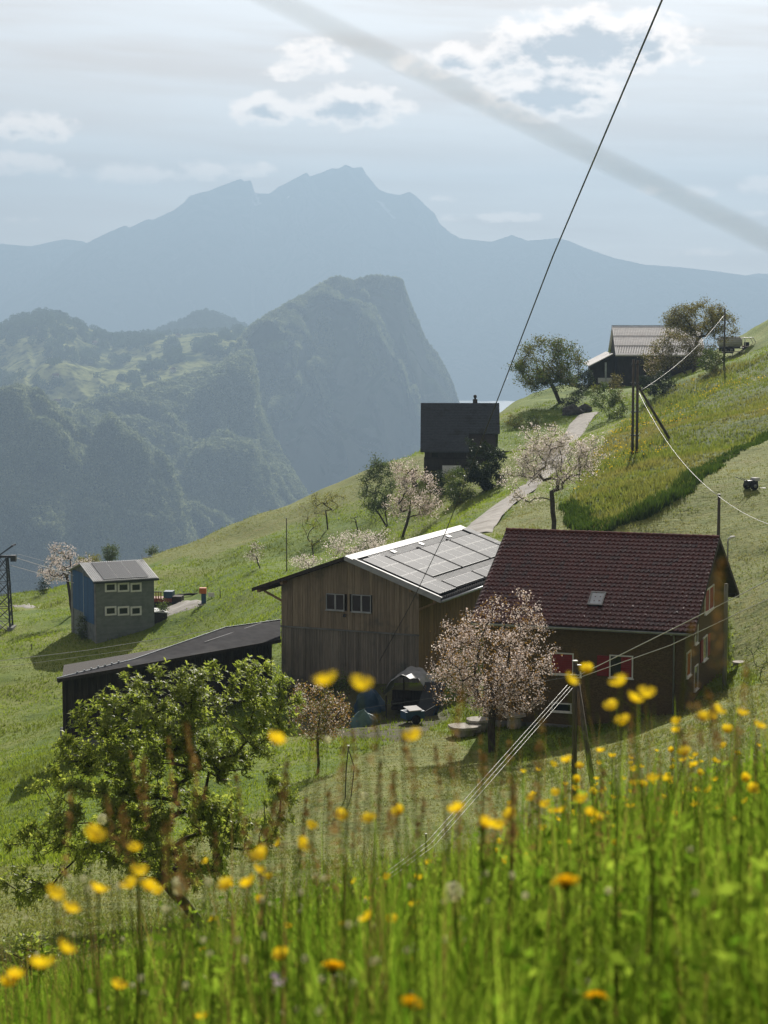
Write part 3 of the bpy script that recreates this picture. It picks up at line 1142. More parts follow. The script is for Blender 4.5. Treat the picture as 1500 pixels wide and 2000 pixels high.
def window(parent, axis, d, c0, c1, z0, z1, frame=M_white, pane=M_glass, fw=.07, out=-1, mull=False, sill=True, name='window'):
    """window on a wall plane; axis 'y': wall plane y=d spanning x; axis 'x': wall plane x=d spanning y; out: sign of outside"""
    def bx(a0, a1, b0, b1, o0, o1):
        o0, o1 = d + out * o0, d + out * o1
        lo, hi = min(o0, o1), max(o0, o1)
        return ((a0, lo, b0), (a1, hi, b1)) if axis == 'y' else ((lo, a0, b0), (hi, a1, b1))
    w = MB()
    for a0, a1, b0, b1 in ((c0 - fw, c0, z0 - fw, z1 + fw), (c1, c1 + fw, z0 - fw, z1 + fw), (c0, c1, z1, z1 + fw), (c0, c1, z0 - fw, z0)):
        w.box(*bx(a0, a1, b0, b1, -.02, .06))
    fo = w.build(name, frame, parent)
    MB().box(*bx(c0, c1, z0, z1, -.02, .012)).build('pane', pane, fo)
    if mull:
        m_ = (c0 + c1) / 2
        MB().box(*bx(m_ - .05, m_ + .05, z0, z1, .012, .045)).build('mullion', frame, fo)
    if sill:
        MB().box(*bx(c0 - fw - .05, c1 + fw + .05, z0 - fw - .05, z0 - fw, -.02, .12)).build('sill', frame, fo)
    return fo


def shutter(parent, axis, d, c0, c1, z0, z1, mat=M_red, out=-1):
    s = MB()
    n = 9
    def bx(a0, a1, b0, b1, o0, o1):
        o0, o1 = d + out * o0, d + out * o1
        lo, hi = min(o0, o1), max(o0, o1)
        return ((a0, lo, b0), (a1, hi, b1)) if axis == 'y' else ((lo, a0, b0), (hi, a1, b1))
    s.box(*bx(c0, c1, z0, z1, .02, .045))
    for a0, a1 in ((c0, c0 + .07), (c1 - .07, c1)):
        s.box(*bx(a0, a1, z0, z1, .045, .07))
    for k in range(n + 1):
        zz = z0 + (z1 - z0 - .07) * k / n
        s.box(*bx(c0 + .072, c1 - .072, zz, zz + .07, .045, .066))
    return s.build('shutter', mat, parent)


# ---- farmhouse with the red tiled roof
BH = .327
HL, HW, HDZ = 12.51, 7.8, 4.268
rdir = Vector((math.cos(BH), -math.sin(BH), 0))
Rr = Vector((19.075, 112, -12.456))
hc = Rr - rdir * HL / 2
HG = -24.4
fh = Frame((hc.x, hc.y, HG), -BH)
house = fh.thing('farmhouse', 'shingled brown farmhouse with red tiled roof and red shutters', 'house')
RZ = -12.456 - HG
EZ = RZ - HDZ
WX0, WX1, WY = -5.7, 5.6, 6.85
slope = HDZ / HW
wz = RZ - WY * slope - .3
base_z = 2.0
MB().prism([(WX0, -WY, base_z), (WX0, WY, base_z), (WX0, WY, wz), (WX0, 0, RZ - .3), (WX0, -WY, wz)], (WX1 - WX0, 0, 0)).build('wall', M_shing, house)
MB().box((WX0 - .06, -WY - .06, -1.5), (WX1 + .06, WY + .06, base_z - .002)).build('foundation', M_conc, house)
roof = MB()
for s in (-1, 1):
    n_off = Vector((0, s * slope, 1)).normalized() * .2
    a = [(-HL / 2, 0, RZ - .03), (HL / 2, 0, RZ - .03), (HL / 2, s * HW, EZ - .03), (-HL / 2, s * HW, EZ - .03)]
    roof.prism(a, (0, 0, -.2))
roof_o = roof.build('roof', M_dbrown, house)
# pantiles, one by one: rows down the slope, columns along the ridge
pitch = math.atan(slope)
SL = math.hypot(HW, HDZ)
rows, cols = 24, 45
tw, te = HL / cols, SL / rows
prof = [(-.5, .004), (-.34, .0), (-.12, .002), (.10, .028), (.28, .048), (.42, .030), (.53, .008)]


def tile_verts(x, v0, side, dx=0):
    """one tile: (x centre, distance down the slope of its top edge); side -1 front, 1 back"""
    out_ = []
    for (v, up, k, fl) in ((-.06, .002, .8, 0), (te - .115, .036, 1.1, .004), (te - .012, .050, 1.1, .062), (te + .012, .044, 1.0, .05), (te + .016, .004, .9, 0)):
        for (u, h) in prof:
            s_ = v0 + v
            lift = up + h * k + fl * max(0, h - .012) / .036
            out_.append((x + u * tw + dx, side * (s_ * math.cos(pitch) + lift * math.sin(pitch)), RZ - s_ * math.sin(pitch) + lift * math.cos(pitch)))
    return out_


nP = len(prof)
tile_faces = [(r * nP + k, r * nP + k + 1, (r + 1) * nP + k + 1, (r + 1) * nP + k) for r in range(4) for k in range(nP - 1)]
proto = bpy.data.meshes.new('tile')
tv = [Vector(v) - Vector((0, 0, RZ)) for v in tile_verts(0, 0, -1)]
proto.from_pydata([tuple(v) for v in tv], [], [f[::-1] for f in tile_faces])
proto.materials.append(M_tile)
proto.polygons.foreach_set('use_smooth', np.ones(len(proto.polygons), bool))
proto.update()
rt = random.Random(4)
order = sorted(((r, c) for r in range(rows) for c in range(cols)), key=lambda rc: -(rc[0] * .9 + rc[1] * .55))
single = set(order[:300])
mv, mf = [], []
skyl = fh.on(1166, 1172, (0, -slope, 1), RZ)  # not exact plane sign, refined below
nfront = Vector((0, -slope, 1))
skyl = fh.on(1166, 1172, nfront, RZ)
# front slope: z = RZ + slope*y  ->  -slope*y + z = RZ
for r in range(rows):
    for c in range(cols):
        x = -HL / 2 + (c + .5) * tw
        jit = (rt.uniform(-.006, .006), rt.uniform(-.01, .01))
        if (r, c) in single:
            s_ = r * te
            o_ = link('tile', proto, roof_o, (x + jit[0], -s_ * math.cos(pitch), RZ - s_ * math.sin(pitch) + rt.uniform(0, .006)), (rt.uniform(-.02, .02), 0, rt.uniform(-.012, .012)))
        else:
            i0 = len(mv)
            mv += tile_verts(x + jit[0], r * te + jit[1], -1)
            mf += [tuple(i0 + k for k in f[::-1]) for f in tile_faces]
        i0 = len(mv)
        mv += tile_verts(x, r * te, 1)
        mf += [tuple(i0 + k for k in f) for f in tile_faces]
tag(link('tile_field', np_mesh('tile_field', mv, mf, M_tile, True), roof_o), kind='stuff')
for k in range(33):
    L_ = HL / 33
    x0 = -HL / 2 + k * L_
    cap = MB()
    ring0 = [(x0 - .03, math.cos(a) * .15, RZ + .02 + math.sin(a) * .13) for a in np.linspace(-.35, math.pi + .35, 7)]
    ring1 = [(x0 + L_, math.cos(a) * .125, RZ + .005 + math.sin(a) * .11) for a in np.linspace(-.35, math.pi + .35, 7)]
    for j in range(6):
        cap.face(ring0[j], ring0[j + 1], ring1[j + 1], ring1[j])
    cap.face(*ring0)
    cap.build('ridge_tile', M_ridge, roof_o, True)
for s in (-1, 1):
    for x in (-HL / 2, HL / 2):
        MB().prism([(x - .03, 0, RZ + .05), (x - .03, s * HW, EZ + .05), (x - .03, s * HW, EZ - .24), (x - .03, 0, RZ - .24)], (.06, 0, 0)).build('bargeboard', M_dbrown, roof_o)
gp = [(0, -.10), (.02, -.17), (.09, -.2), (.15, -.16), (.17, -.08)]
g = MB()
for k in range(4):
    a, b_ = gp[k], gp[k + 1]
    g.face((-HL / 2, -HW - a[0], EZ + a[1]), (HL / 2, -HW - a[0], EZ + a[1]), (HL / 2, -HW - b_[0], EZ + b_[1]), (-HL / 2, -HW - b_[0], EZ + b_[1]))
g.tube([(-HL / 2, -HW - .17, EZ - .08), (HL / 2, -HW - .17, EZ - .08)], .022, 5)
g.build('gutter', M_zinc, house)
dp = fh.on(1316, 1300, (0, 1, 0), -WY - .1)
MB().tube([(dp.x, -HW - .08, EZ - .2), (dp.x, -WY - .35, wz - .5), (dp.x, -WY - .12, wz - .8), (dp.x, -WY - .12, .2)], .05, 8).build('downpipe', M_zinc, house, True)
# roof window
sk = MB()
sx, s0 = skyl.x, -skyl.y / math.cos(pitch)
def onroof(x, s, up):
    return Vector((x, -(s * math.cos(pitch) + up * math.sin(pitch)), RZ - s * math.sin(pitch) + up * math.cos(pitch)))
for (x0, x1, a0, a1) in ((-.42, -.34, -.62, .62), (.34, .42, -.62, .62), (-.34, .34, -.62, -.52), (-.34, .34, .52, .62)):
    p = [onroof(sx + x0, s0 + a0, .02), onroof(sx + x1, s0 + a0, .02), onroof(sx + x1, s0 + a1, .02), onroof(sx + x0, s0 + a1, .02)]
    sk.prism(p, Vector((0, -math.sin(pitch), math.cos(pitch))) * .13)
sko = sk.build('skylight', M_dsteel, roof_o)
p = [onroof(sx + a, s0 + b_, .11) for a, b_ in ((-.34, -.52), (.34, -.52), (.34, .52), (-.34, .52))]
m_sk = mat_noise('skylight_glass', (.30, .34, .38), (.36, .40, .43), 1, .12, .9)
MB().prism(p, (0, 0, .01)).build('pane', m_sk, sko)


def rect(fr, axis, d, x0, y0, x1, y1):
    n = (0, 1, 0) if axis == 'y' else (1, 0, 0)
    a, b_ = fr.on(x0, y0, n, d), fr.on(x1, y1, n, d)
    k = 0 if axis == 'y' else 1
    return min(a[k], b_[k]), max(a[k], b_[k]), min(a.z, b_.z), max(a.z, b_.z)


c0, c1, z0, z1 = rect(fh, 'y', -WY, 1078, 1276, 1118, 1316)
wn = window(house, 'y', -WY, c0, c1, z0, z1)
shutter(wn, 'y', -WY, c0 + .02, c1 - .02, z0 + .02, z1 - .02)
c0, c1, z0, z1 = rect(fh, 'y', -WY, 1193, 1281, 1234, 1323)
wn = window(house, 'y', -WY, c0, c1, z0, z1)
mid_ = c0 + (c1 - c0) * .5
shutter(wn, 'y', -WY, mid_, c1 - .02, z0 + .02, z1 - .02)
shutter(wn, 'y', -WY, c0 - .75, c0 - .09, z0, z1)
c0, c1, z0, z1 = rect(fh, 'y', -WY - .06, 1080, 1374, 1114, 1389)
window(house, 'y', -WY - .06, c0, c1, z0, z1)
GX = WX1
for (x0, y0, x1, y1, sh, pane) in ((1340, 1275, 1348, 1318, 0, M_orange), (1372, 1247, 1380, 1284, 1, M_glass), (1376, 1150, 1393, 1190, 2, M_red), (1355, 1308, 1362, 1338, 0, M_glass), (1356, 1226, 1362, 1252, 3, M_glass)):
    c0, c1, z0, z1 = rect(fh, 'x', GX, x0, (y0 + 5), x1, (y1 - 5))
    zc = (z0 + z1) / 2
    hh = .62 if sh != 3 else .45
    wn = window(house, 'x', GX, c0 + .1, max(c1 - .1, c0 + .6), zc - hh, zc + hh, pane=pane, out=1)
    if sh == 1:
        shutter(wn, 'x', GX, c0 - .75, c0 - .02, zc - hh, zc + hh, out=1)
        shutter(wn, 'x', GX, c1 + .02, c1 + .85, zc - hh, zc + hh, out=1)
    if sh == 2:
        MB().box((GX + .012, (c0 + c1) / 2 - .06, zc - hh), (GX + .05, (c0 + c1) / 2 + .06, zc + hh)).build('mullion', M_white, wn)
for y in (-WY + .1, 0, WY - .1):   # purlin ends under the gable overhang
    zz = RZ - abs(y) * slope - .42
    MB().box((WX1, y - .1, zz - .2), (HL / 2 - .05, y + .1, zz)).build('purlin', M_dbrown, house)
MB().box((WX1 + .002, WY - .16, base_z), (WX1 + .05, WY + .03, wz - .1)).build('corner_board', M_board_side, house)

# ---- wooden barn with the solar roof
BA = math.radians(23.2)
BG = -24.6
fb = Frame((-2.58, 128, BG), -BA)
barn = fb.thing('barn', 'large wooden barn with solar panels covering its roof', 'barn')
BR = -15.5 - BG
BW, BDZ, BLn = 6.75, 2.43, 21.0
bs = BDZ / BW
bwx, by0, by1 = 4.95, .75, 20.4
MB().prism([(-bwx + .06, by0 + .06, -1.5), (bwx - .06, by0 + .06, -1.5), (bwx - .06, by0 + .06, BR - bwx * bs - .3), (0, by0 + .06, BR - .34), (-bwx + .06, by0 + .06, BR - bwx * bs - .3)],
           (0, by1 - by0, 0)).build('wall', M_dark, barn)
belt = (fb.on(547, 1222, (0, 1, 0), by0).z + fb.on(818, 1241, (0, 1, 0), by0).z) / 2
rb = random.Random(8)
W1 = rect(fb, 'y', by0, 639, 1160, 672, 1191)
W2 = rect(fb, 'y', by0, 689, 1162, 724, 1195)
npl = 50
for lvl in (0, 1):
    x = -bwx
    while x < bwx - .02:
        w = rb.uniform(.15, .23)
        x1 = min(x + w, bwx)
        off = rb.uniform(0, .028)
        zt0, zt1 = BR - abs(x) * bs - .25, BR - abs(x1) * bs - .25
        lo = -1.3 if lvl == 0 else belt + .03
        spans = [(lo, None)]
        if lvl == 0:
            spans = [(lo, belt - .03)]
        else:
            for (a0, a1, b0, b1) in (W1, W2):
                if x1 > a0 - .03 and x < a1 + .03:
                    spans = [(lo, b0 - .06), (b1 + .06, None)]
        for (s0_, s1_) in spans:
            q0, q1 = (zt0, zt1) if s1_ is None else (s1_, s1_)
            MB().prism([(x + .006, by0 - off, s0_), (x1 - .006, by0 - off, s0_), (x1 - .006, by0 - off, q1), (x + .006, by0 - off, q0)], (0, .05 + off, 0)).build('plank', M_board if lvl else M_board_low, barn)
        x = x1
MB().box((-bwx - .03, by0 - .09, belt - .05), (bwx + .03, by0 - .03, belt + .05)).build('belt_board', M_conc, barn)
for (a0, a1, b0, b1) in (W1, W2):
    window(barn, 'y', by0 - .03, a0, a1, b0, b1, frame=M_zinc, mull=True, fw=.05)
y = by0
while y < by1 - .02:          # right-hand side wall
    w = rb.uniform(.17, .25)
    off = rb.uniform(0, .028)
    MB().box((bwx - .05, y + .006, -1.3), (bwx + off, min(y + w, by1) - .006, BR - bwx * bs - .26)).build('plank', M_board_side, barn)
    y += w
rf = MB()
for s in (-1, 1):
    rf.prism([(0, 0, BR - .02), (0, BLn, BR - .02), (s * BW, BLn, BR - BDZ - .02), (s * BW, 0, BR - BDZ - .02)], (0, 0, -.16))
brf = rf.build('roof', M_black, barn)
bp = math.atan(bs)
BSL = math.hypot(BW, BDZ)


def br_pt(s, t, up, side=1):
    """point on the barn roof: s along the ridge, t down the slope, up above the sheet"""
    return Vector((side * (t * math.cos(bp) + up * math.sin(bp)), s, BR - t * math.sin(bp) + up * math.cos(bp)))


def roof_slab(s0, s1, t0, t1, up, th, name, mat, parent, side=1):
    p = [br_pt(s0, t0, up, side), br_pt(s1, t0, up, side), br_pt(s1, t1, up, side), br_pt(s0, t1, up, side)]
    return MB().prism(p, Vector((side * math.sin(bp), 0, math.cos(bp))) * th).build(name, mat, parent)


pv_mesh = {}


def panel(s0, s1, t0, t1):
    """solar panel: glass set in an aluminium frame"""
    w, h = round(s1 - s0, 3), round(t1 - t0, 3)
    if (w, h) not in pv_mesh:
        f = MB()
        for (a0, a1, b0, b1) in ((0, w, 0, .028), (0, w, h - .028, h), (0, .028, .028, h - .028), (w - .028, w, .028, h - .028)):
            f.box((a0, b0, 0), (a1, b1, .04))
        g_ = MB().box((.028, .028, .005), (w - .028, h - .028, .034))
        pv_mesh[(w, h)] = (f.mesh('solar_panel', M_alu), g_.mesh('glass', M_pv))
    fm, gm = pv_mesh[(w, h)]
    # local x -> along ridge, y -> down the slope, z -> up from the roof
    Mx = Matrix(((0, math.cos(bp), math.sin(bp), 0), (1, 0, 0, 0), (0, -math.sin(bp), math.cos(bp), 0), (0, 0, 0, 1)))
    Mx.translation = br_pt(s0, t0, .10)
    o_ = link('solar_panel', fm, brf)
    o_.matrix_local = Mx
    link('glass', gm, o_)


for (s0, s1, n) in ((.75, 3.65, 2), (4.0, 9.2, 3), (9.55, 14.8, 3), (15.15, 19.5, 3)):
    w = (s1 - s0) / n
    for k in range(n):
        for (t0, t1) in ((1.55, 2.62), (2.66, 3.73), (3.77, 4.84), (5.62, 6.62)):
            if s0 < 1:
                t0, t1 = {1.55: (1.0, 2.4), 2.66: (2.44, 3.84), 3.77: (3.88, 5.28), 5.62: (5.32, 6.72)}[t0]
            panel(s0 + k * w + .012, s0 + (k + 1) * w - .012, t0, t1)
for (t0, t1) in ((.6, 1.9), (1.94, 3.24), (3.28, 4.58), (4.62, 5.92)):
    panel(19.85, 20.85, t0, t1)
for s0 in (3.68, 9.24, 14.84, 19.54):  # black bars added so the dark gaps between panel fields show
    roof_slab(s0, s0 + .27, 1.3, 4.9 if s0 < 19 else 6.6, .08, .075, 'gap_bar', M_black, brf)
    roof_slab(s0, s0 + .27, 5.58, 6.66, .08, .07, 'gap_bar', M_black, brf)
roof_slab(0, BLn, 0, .62, .03, .03, 'ridge_flashing', M_alu, brf)
roof_slab(0, .16, .62, BSL, .03, .12, 'verge_trim', M_alu, brf)
roof_slab(.30, .44, 1.0, BSL - .1, .03, .06, 'verge_trim', M_alu, brf)
roof_slab(0, BLn, 0, BSL, .0, .03, 'roof_sheet', M_slate, brf, -1)
for (s0, s1, t0, t1) in ((2.2, 19.6, .72, 1.42), (4.0, 20.8, 4.94, 5.54)):      # open strips of ribbed sheet between the panel fields
    n = int((s1 - s0) / .30)
    for k in range(n):
        a = s0 + (s1 - s0) * k / n
        roof_slab(a, a + .08, t0, t1, .03, .05, 'sheet_rib', M_alu, brf)
for s in (5.6, 10.6, 15.8):
    roof_slab(s, s + .5, .85, 1.2, .09, .05, 'roof_vent', M_white, brf)
sg = MB()
k = .5
while k < BLn:
    p = br_pt(k, BSL - .28, .03)
    sg.bar(p, p + Vector((0, 0, .22)), .05)
    k += .42
sg.bar(br_pt(.3, BSL - .28, .22), br_pt(BLn - .2, BSL - .28, .22), .06)
sg.build('snow_guard', M_black, brf)
gb = MB()
gb.tube([(BW + .09, 0, BR - BDZ - .12), (BW + .09, BLn, BR - BDZ - .12)], .09, 8)
gb.build('gutter', M_zinc, barn, True)
for s in (-1, 1):
    MB().prism([(0, -.04, BR + .03), (s * BW, -.04, BR - BDZ + .03), (s * BW, -.04, BR - BDZ - .22), (0, -.04, BR - .22)], (0, .036, 0)).build('bargeboard', M_dbrown if s < 0 else M_alu, brf)
    for t in (2.2, 4.6, 6.3):
        p = Vector((s * t, 0, BR - t * bs - .2))
        if t > bwx - .4:
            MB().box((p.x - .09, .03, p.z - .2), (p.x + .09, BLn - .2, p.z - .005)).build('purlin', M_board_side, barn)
    for yy in (by0 + .1, 7, 14, by1 - .2):
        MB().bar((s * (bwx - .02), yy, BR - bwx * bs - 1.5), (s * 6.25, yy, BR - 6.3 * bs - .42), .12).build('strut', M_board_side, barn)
lm = fb.on(676, 1200, (0, 1, 0), by0)
MB().tube([(lm.x, by0, lm.z), (lm.x, by0 - .3, lm.z + .05)], .03, 6).tube([(lm.x, by0 - .3, lm.z + .08), (lm.x, by0 - .3, lm.z - .12)], [.05, .13], 8).build('yard_lamp', M_dsteel, barn)

# ---- long low shed running down from the barn
eL, eR = P(112, 1326, 116), P(548, 1249, 130.5)
eL.z = eR.z = (eL.z + eR.z) / 2
sx_ = (eR - eL).normalized()
srz = math.atan2(sx_.y, sx_.x)
SG = -28.2
fs = Frame((eL.x, eL.y, SG), srz)
shed = fs.thing('shed', 'long low dark shed with bitumen roof beside the barn', 'shed')
Ls = (eR - eL).length
ez = eL.z - SG
k1, k2, k3 = fs.I @ P(548, 1211, 136.5), fs.I @ P(440, 1226, 132.5), fs.I @ P(262, 1288, 122.8)
top = [(.0, .05, ez + .02), (k3.x, k3.y, k3.z), (k2.x, k2.y, k2.z), (k1.x, k1.y, k1.z)]
srf = MB()
bot = [(0, 0, ez), (Ls * .36, -.02, ez), (Ls * .72, -.02, ez), (Ls, 0, ez)]
for i in range(3):
    srf.prism([bot[i], bot[i + 1], top[i + 1], top[i]], (0, 0, -.14))
    a, b_ = top[i], top[i + 1]
    srf.prism([a, b_, (b_[0] + 2.8, b_[1] + 3.2, b_[2] - .9), (a[0] + 2.8, a[1] + 3.2, a[2] - .9)], (0, 0, -.14))
so = srf.build('roof', M_asph, shed)
for i in range(3):
    MB().tube([Vector(top[i]) + Vector((0, 0, .03)), Vector(top[i + 1]) + Vector((0, 0, .03))], .035, 6).build('ridge_strip', M_zinc, so)
MB().tube([fs.I @ P(400, 1254, 128), fs.I @ P(525, 1212, 136)], .03, 6).build('roof_cable', M_alu, so)
for k in range(7):
    q = Vector(bot[0]).lerp(Vector(top[1]), .25 + k * .09)
    MB().box((q.x - .04, q.y - .04, q.z - .05), (q.x + .04, q.y + .04, q.z + .16)).build('snow_hook', M_zinc, so)
MB().bar((0, -.02, ez - .1), (Ls, -.02, ez - .1), .05, .22).build('fascia', M_dark, shed)
wl = .95
MB().prism([(wl, .7, 2.8), (Ls - .2, .7, 2.8), (Ls - .2, 4.1, 2.8), (wl + 3.0, 4.1, 2.8)], (0, 0, ez - 2.96)).build('wall', M_dark, shed)
x = wl
while x < Ls - .3:
    w = rb.uniform(.16, .26)
    MB().box((x + .008, .66 - rb.uniform(0, .02), 2.85), (x + w - .008, .698, ez - .18)).build('plank', M_dark, shed)
    x += w
MB().prism([(wl - .05, .6, -2), (wl + 2.6, .6, -2), (wl + 2.6, 2.6, -2), (wl + 1.75, 2.6, -2)], (0, 0, 4.79)).box((wl + 7.5, .6, -2), (Ls - .3, 4.1, 2.79)).box((wl + 2.6, 2.6, -2), (wl + 7.5, 4.1, 2.79)).build('foundation', M_conc, shed)
MB().box((wl - .12, .5, 2.2), (wl + 2.8, .59, 2.4)).build('lintel', M_conc, shed)
for xx in (wl + 2.9, wl + 5.1, wl + 7.3):
    MB().box((xx - .08, .72, -2), (xx + .08, .88, 2.79)).build('post', M_dark, shed)
for (a, b_) in (((.3, .55, .35), (.95, .52, .32)),):
    MB().tube([(wl + .5, .5, 1.3), (wl + .7, .45, .4), (wl + 1.0, .5, -.2), (wl + .6, .5, -.5)], .06, 7).build('hose', M_white, shed, True)
MB().bar((wl + 2.7, .5, 1.9), (wl + 7.6, .5, 1.9), .07).bar((wl + 2.7, .5, .9), (wl + 7.6, .5, .9), .07).build('rail', M_steel, shed)

# ---- grey cableway station with blue doors
KH = math.radians(25)
cnr = P(189, 1252, 186)
HGz = cnr.z - .2
ft = Frame((cnr.x, cnr.y, HGz), KH)
hut = ft.thing('cableway_station', 'small grey rendered station with blue doors on the slope', 'hut')
tl, td = 5.75, 8.4
te_ = P(188, 1135, 186).z - HGz
tr = te_ + 1.15
MB().prism([(0, 0, -2.5), (0, td, -2.5), (0, td, te_), (0, td / 2, tr), (0, 0, te_)], (tl, 0, 0)).build('wall', M_hut, hut)
hr = MB()
tsl = (tr - te_) / (td / 2)
for s in (0, 1):
    yE = -.35 if s == 0 else td + .35
    zE = tr - tsl * (td / 2 + .35)
    hr.prism([(-.35, td / 2, tr + .02), (tl + .35, td / 2, tr + .02), (tl + .35, yE, zE + .02), (-.35, yE, zE + .02)], (0, 0, .09))
hro = hr.build('roof', M_corr, hut)
x = -.33
while x < tl + .33:            # corrugations stand proud of the sheet
    MB().bar((x, td / 2, tr + .13), (x, -.37, tr - tsl * (td / 2 + .37) + .13), .09, .05).build('roof_rib', M_alu, hro)
    x += .19
for k in range(3):
    x0 = .72 + k * 1.5
    p = [(x0, td / 2 - .25, tr - tsl * .25 + .18), (x0 + 1.46, td / 2 - .25, tr - tsl * .25 + .18), (x0 + 1.46, -.12, tr - tsl * (td / 2 + .12) + .18), (x0, -.12, tr - tsl * (td / 2 + .12) + .18)]
    pf = MB().prism(p, (0, 0, .04)).build('solar_panel', M_alu, hro)
    q = [Vector(a).lerp(sum((Vector(b_) for b_ in p), Vector()) / 4, .035) + Vector((0, 0, .042)) for a in p]
    MB().prism(q, (0, 0, .008)).build('glass', M_pv, pf)
MB().box((-.38, -.42, tr - tsl * (td / 2 + .35) - .12), (tl + .38, -.36, tr - tsl * (td / 2 + .35) + .06)).build('eaves_board', M_dsteel, hut)
for j, (y0, y1) in enumerate(((.55, 3.85), (3.98, 7.6))):
    n = 9
    zb = 1.5 + (0.2 if j == 0 else .9)
    dr = MB().box((-.05, y0, zb), (-.004, y1, te_ - .1 + (.35 if j else .15))).build('door', M_blue, hut)
    for k in range(n):
        a = y0 + (y1 - y0) * k / n
        MB().box((-.085, a + .01, zb), (-.05, a + (y1 - y0) / n - .02, te_ - .1 + (.35 if j else .15))).build('door_board', M_blue, dr)
MB().box((-.10, 3.86, 1.4), (-.005, 3.97, te_ + .6)).build('door_post', M_zinc, hut)
MB().box((-.06, -.02, -2.5), (-.003, .5, te_)).build('corner_pier', M_conc, hut)
MB().box((-.06, td - .7, -2.5), (-.003, td + .02, te_)).build('corner_pier', M_conc, hut)
for r_, (yy0, yy1) in enumerate(((1142, 1152), (1188, 1198))):
    for (a, b_) in ((208, 224), (233, 249), (258, 273)):
        c0, c1, z0, z1 = rect(ft, 'y', 0, a, yy0, b_, yy1)
        window(hut, 'y', 0, c0, c1, z0, z1, fw=.17, sill=False)
MB().box((tl + .002, .6, -1.5), (tl + 1.5, 3.6, 2.3)).build('annex', M_dark, hut)
MB().prism([(tl + .0, .45, 2.5), (tl + 1.75, .45, 2.31), (tl + 1.75, 3.8, 2.31), (tl, 3.8, 2.5)], (0, 0, .08)).build('annex_roof', M_alu, hut)
MB().tube([(tl + .2, td / 2, tr), (tl + .2, td / 2, tr + .7)], .03, 6).bar((tl + .2, td / 2, tr + .3), (tl + 1.3, td / 2 - .1, tr + .35), .07).build('antenna', M_steel, hut)

# ---- dark chalet behind
CG = -18.9
fc = Frame((P(898, 900, 240).x, 240, CG), math.radians(-1.5))
chalet = fc.thing('chalet', 'dark timber chalet with steep slate grey roof and chimney', 'house')
cz = P(900, 787, 240).z - CG
cL, cW = 4.75, 5.0
ced = P(850, 881, 235).z - CG
csl = (cz - ced) / cW
MB().prism([(-cL + .5, -cW + .7, -1.5), (-cL + .5, cW - .7, -1.5), (-cL + .5, cW - .7, ced + .4), (-cL + .5, 0, cz - .4), (-cL + .5, -cW + .7, ced + .4)], (2 * cL - 1, 0, 0)).build('wall', M_dark, chalet)
cr = MB()
nx = 1.05   # the eave is cut back on the right
cut = .62
yc = -cW * cut
for (x0, x1, yy) in ((-cL, nx, -cW), (nx, cL, yc)):
    cr.prism([(x0, 0, cz), (x1, 0, cz), (x1, yy, cz + csl * yy), (x0, yy, cz + csl * yy)], (0, 0, -.16))
cr.prism([(-cL, 0, cz), (cL, 0, cz), (cL, cW, ced), (-cL, cW, ced)], (0, 0, -.16))
cro = cr.build('roof', M_slate, chalet)
nrow = 30
for k in range(nrow):          # shingle courses
    y0 = -cW * k / nrow
    x1 = cL if -y0 < cW * cut - .1 else nx
    MB().box((-cL + .01, y0 - cW / nrow - .02, cz + csl * (y0 - cW / nrow) + .005), (x1 - .01, y0 - cW / nrow + .02, cz + csl * (y0 - cW / nrow) + .06)).build('shingle_course', M_slate, cro)
ch = fc.on(928, 782, (0, 1, 0), .3)
cc = MB().box((ch.x - .28, .05, cz - .4), (ch.x + .28, .6, cz + .45)).build('chimney', M_dbrown, cro)
MB().tube([(ch.x, .32, cz + .45), (ch.x, .32, cz + .62), (ch.x, .32, cz + .64), (ch.x, .32, cz + .88), (ch.x, .32, cz + .98)], [.12, .12, .22, .22, .06], 10).build('chimney_pot', M_dbrown, cc)
c0, c1, z0, z1 = rect(fc, 'y', -cW + .7, 843, 884, 856, 894)
window(chalet, 'y', -cW + .7, c0, c1, z0, z1, frame=M_dbrown, sill=False)
c0, c1, z0, z1 = rect(fc, 'y', -cW + .68, 864, 909, 900, 925)
MB().box((c0, -cW + .55, z0 - 1.5), (c1, -cW + .69, z1)).build('foundation', M_white, chalet)
for k in range(8):
    zz = k * .28
    MB().box((-cL + .42, -cW + .62, zz + .1), (cL - .42, -cW + .698, zz + .36)).build('log', M_dark, chalet)
MB().box((cL - .3, -cW * cut, ced - .3), (cL + 4.6, -cW * cut + .12, ced - .12)).build('trellis_beam', M_dbrown, chalet)
MB().box((cL + 3.0, -cW * cut, -3), (cL + 3.12, -cW * cut + .12, ced - .3)).build('trellis_post', M_dbrown, chalet)

# ---- upper barn with corrugated roof
UG = -13.0
fu = Frame((P(1290, 700, 330).x, 330, UG), math.radians(-3))
ub = fu.thing('hay_barn', 'dark hay barn with corrugated grey roof at the top of the hill', 'barn')
uL0, uL1 = fu.on(1198, 690, (0, 1, 0), -5).x, fu.on(1372, 690, (0, 1, 0), -5).x
uz = P(1290, 637, 330).z - UG
ue = P(1200, 694, 320).z - UG
uW = 10.5
MB().prism([(uL0 + .4, -uW + .9, -2), (uL0 + .4, uW - .9, -2), (uL0 + .4, uW - .9, ue + .5), (uL0 + .4, 0, uz - .3), (uL0 + .4, -uW + .9, ue + .5)], (uL1 - uL0 - .8, 0, 0)).build('wall', M_dark, ub)
ur = MB()
for s in (-1, 1):
    ur.prism([(uL0, 0, uz), (uL1, 0, uz), (uL1, s * uW, ue), (uL0, s * uW, ue)], (0, 0, -.12))
M_corrp = mat_noise('pale_sheet', (.80, .79, .77), (.68, .67, .66), 1.6, .8, .2, .2)
uo = ur.build('roof', M_corrp, ub)
usl = (uz - ue) / uW
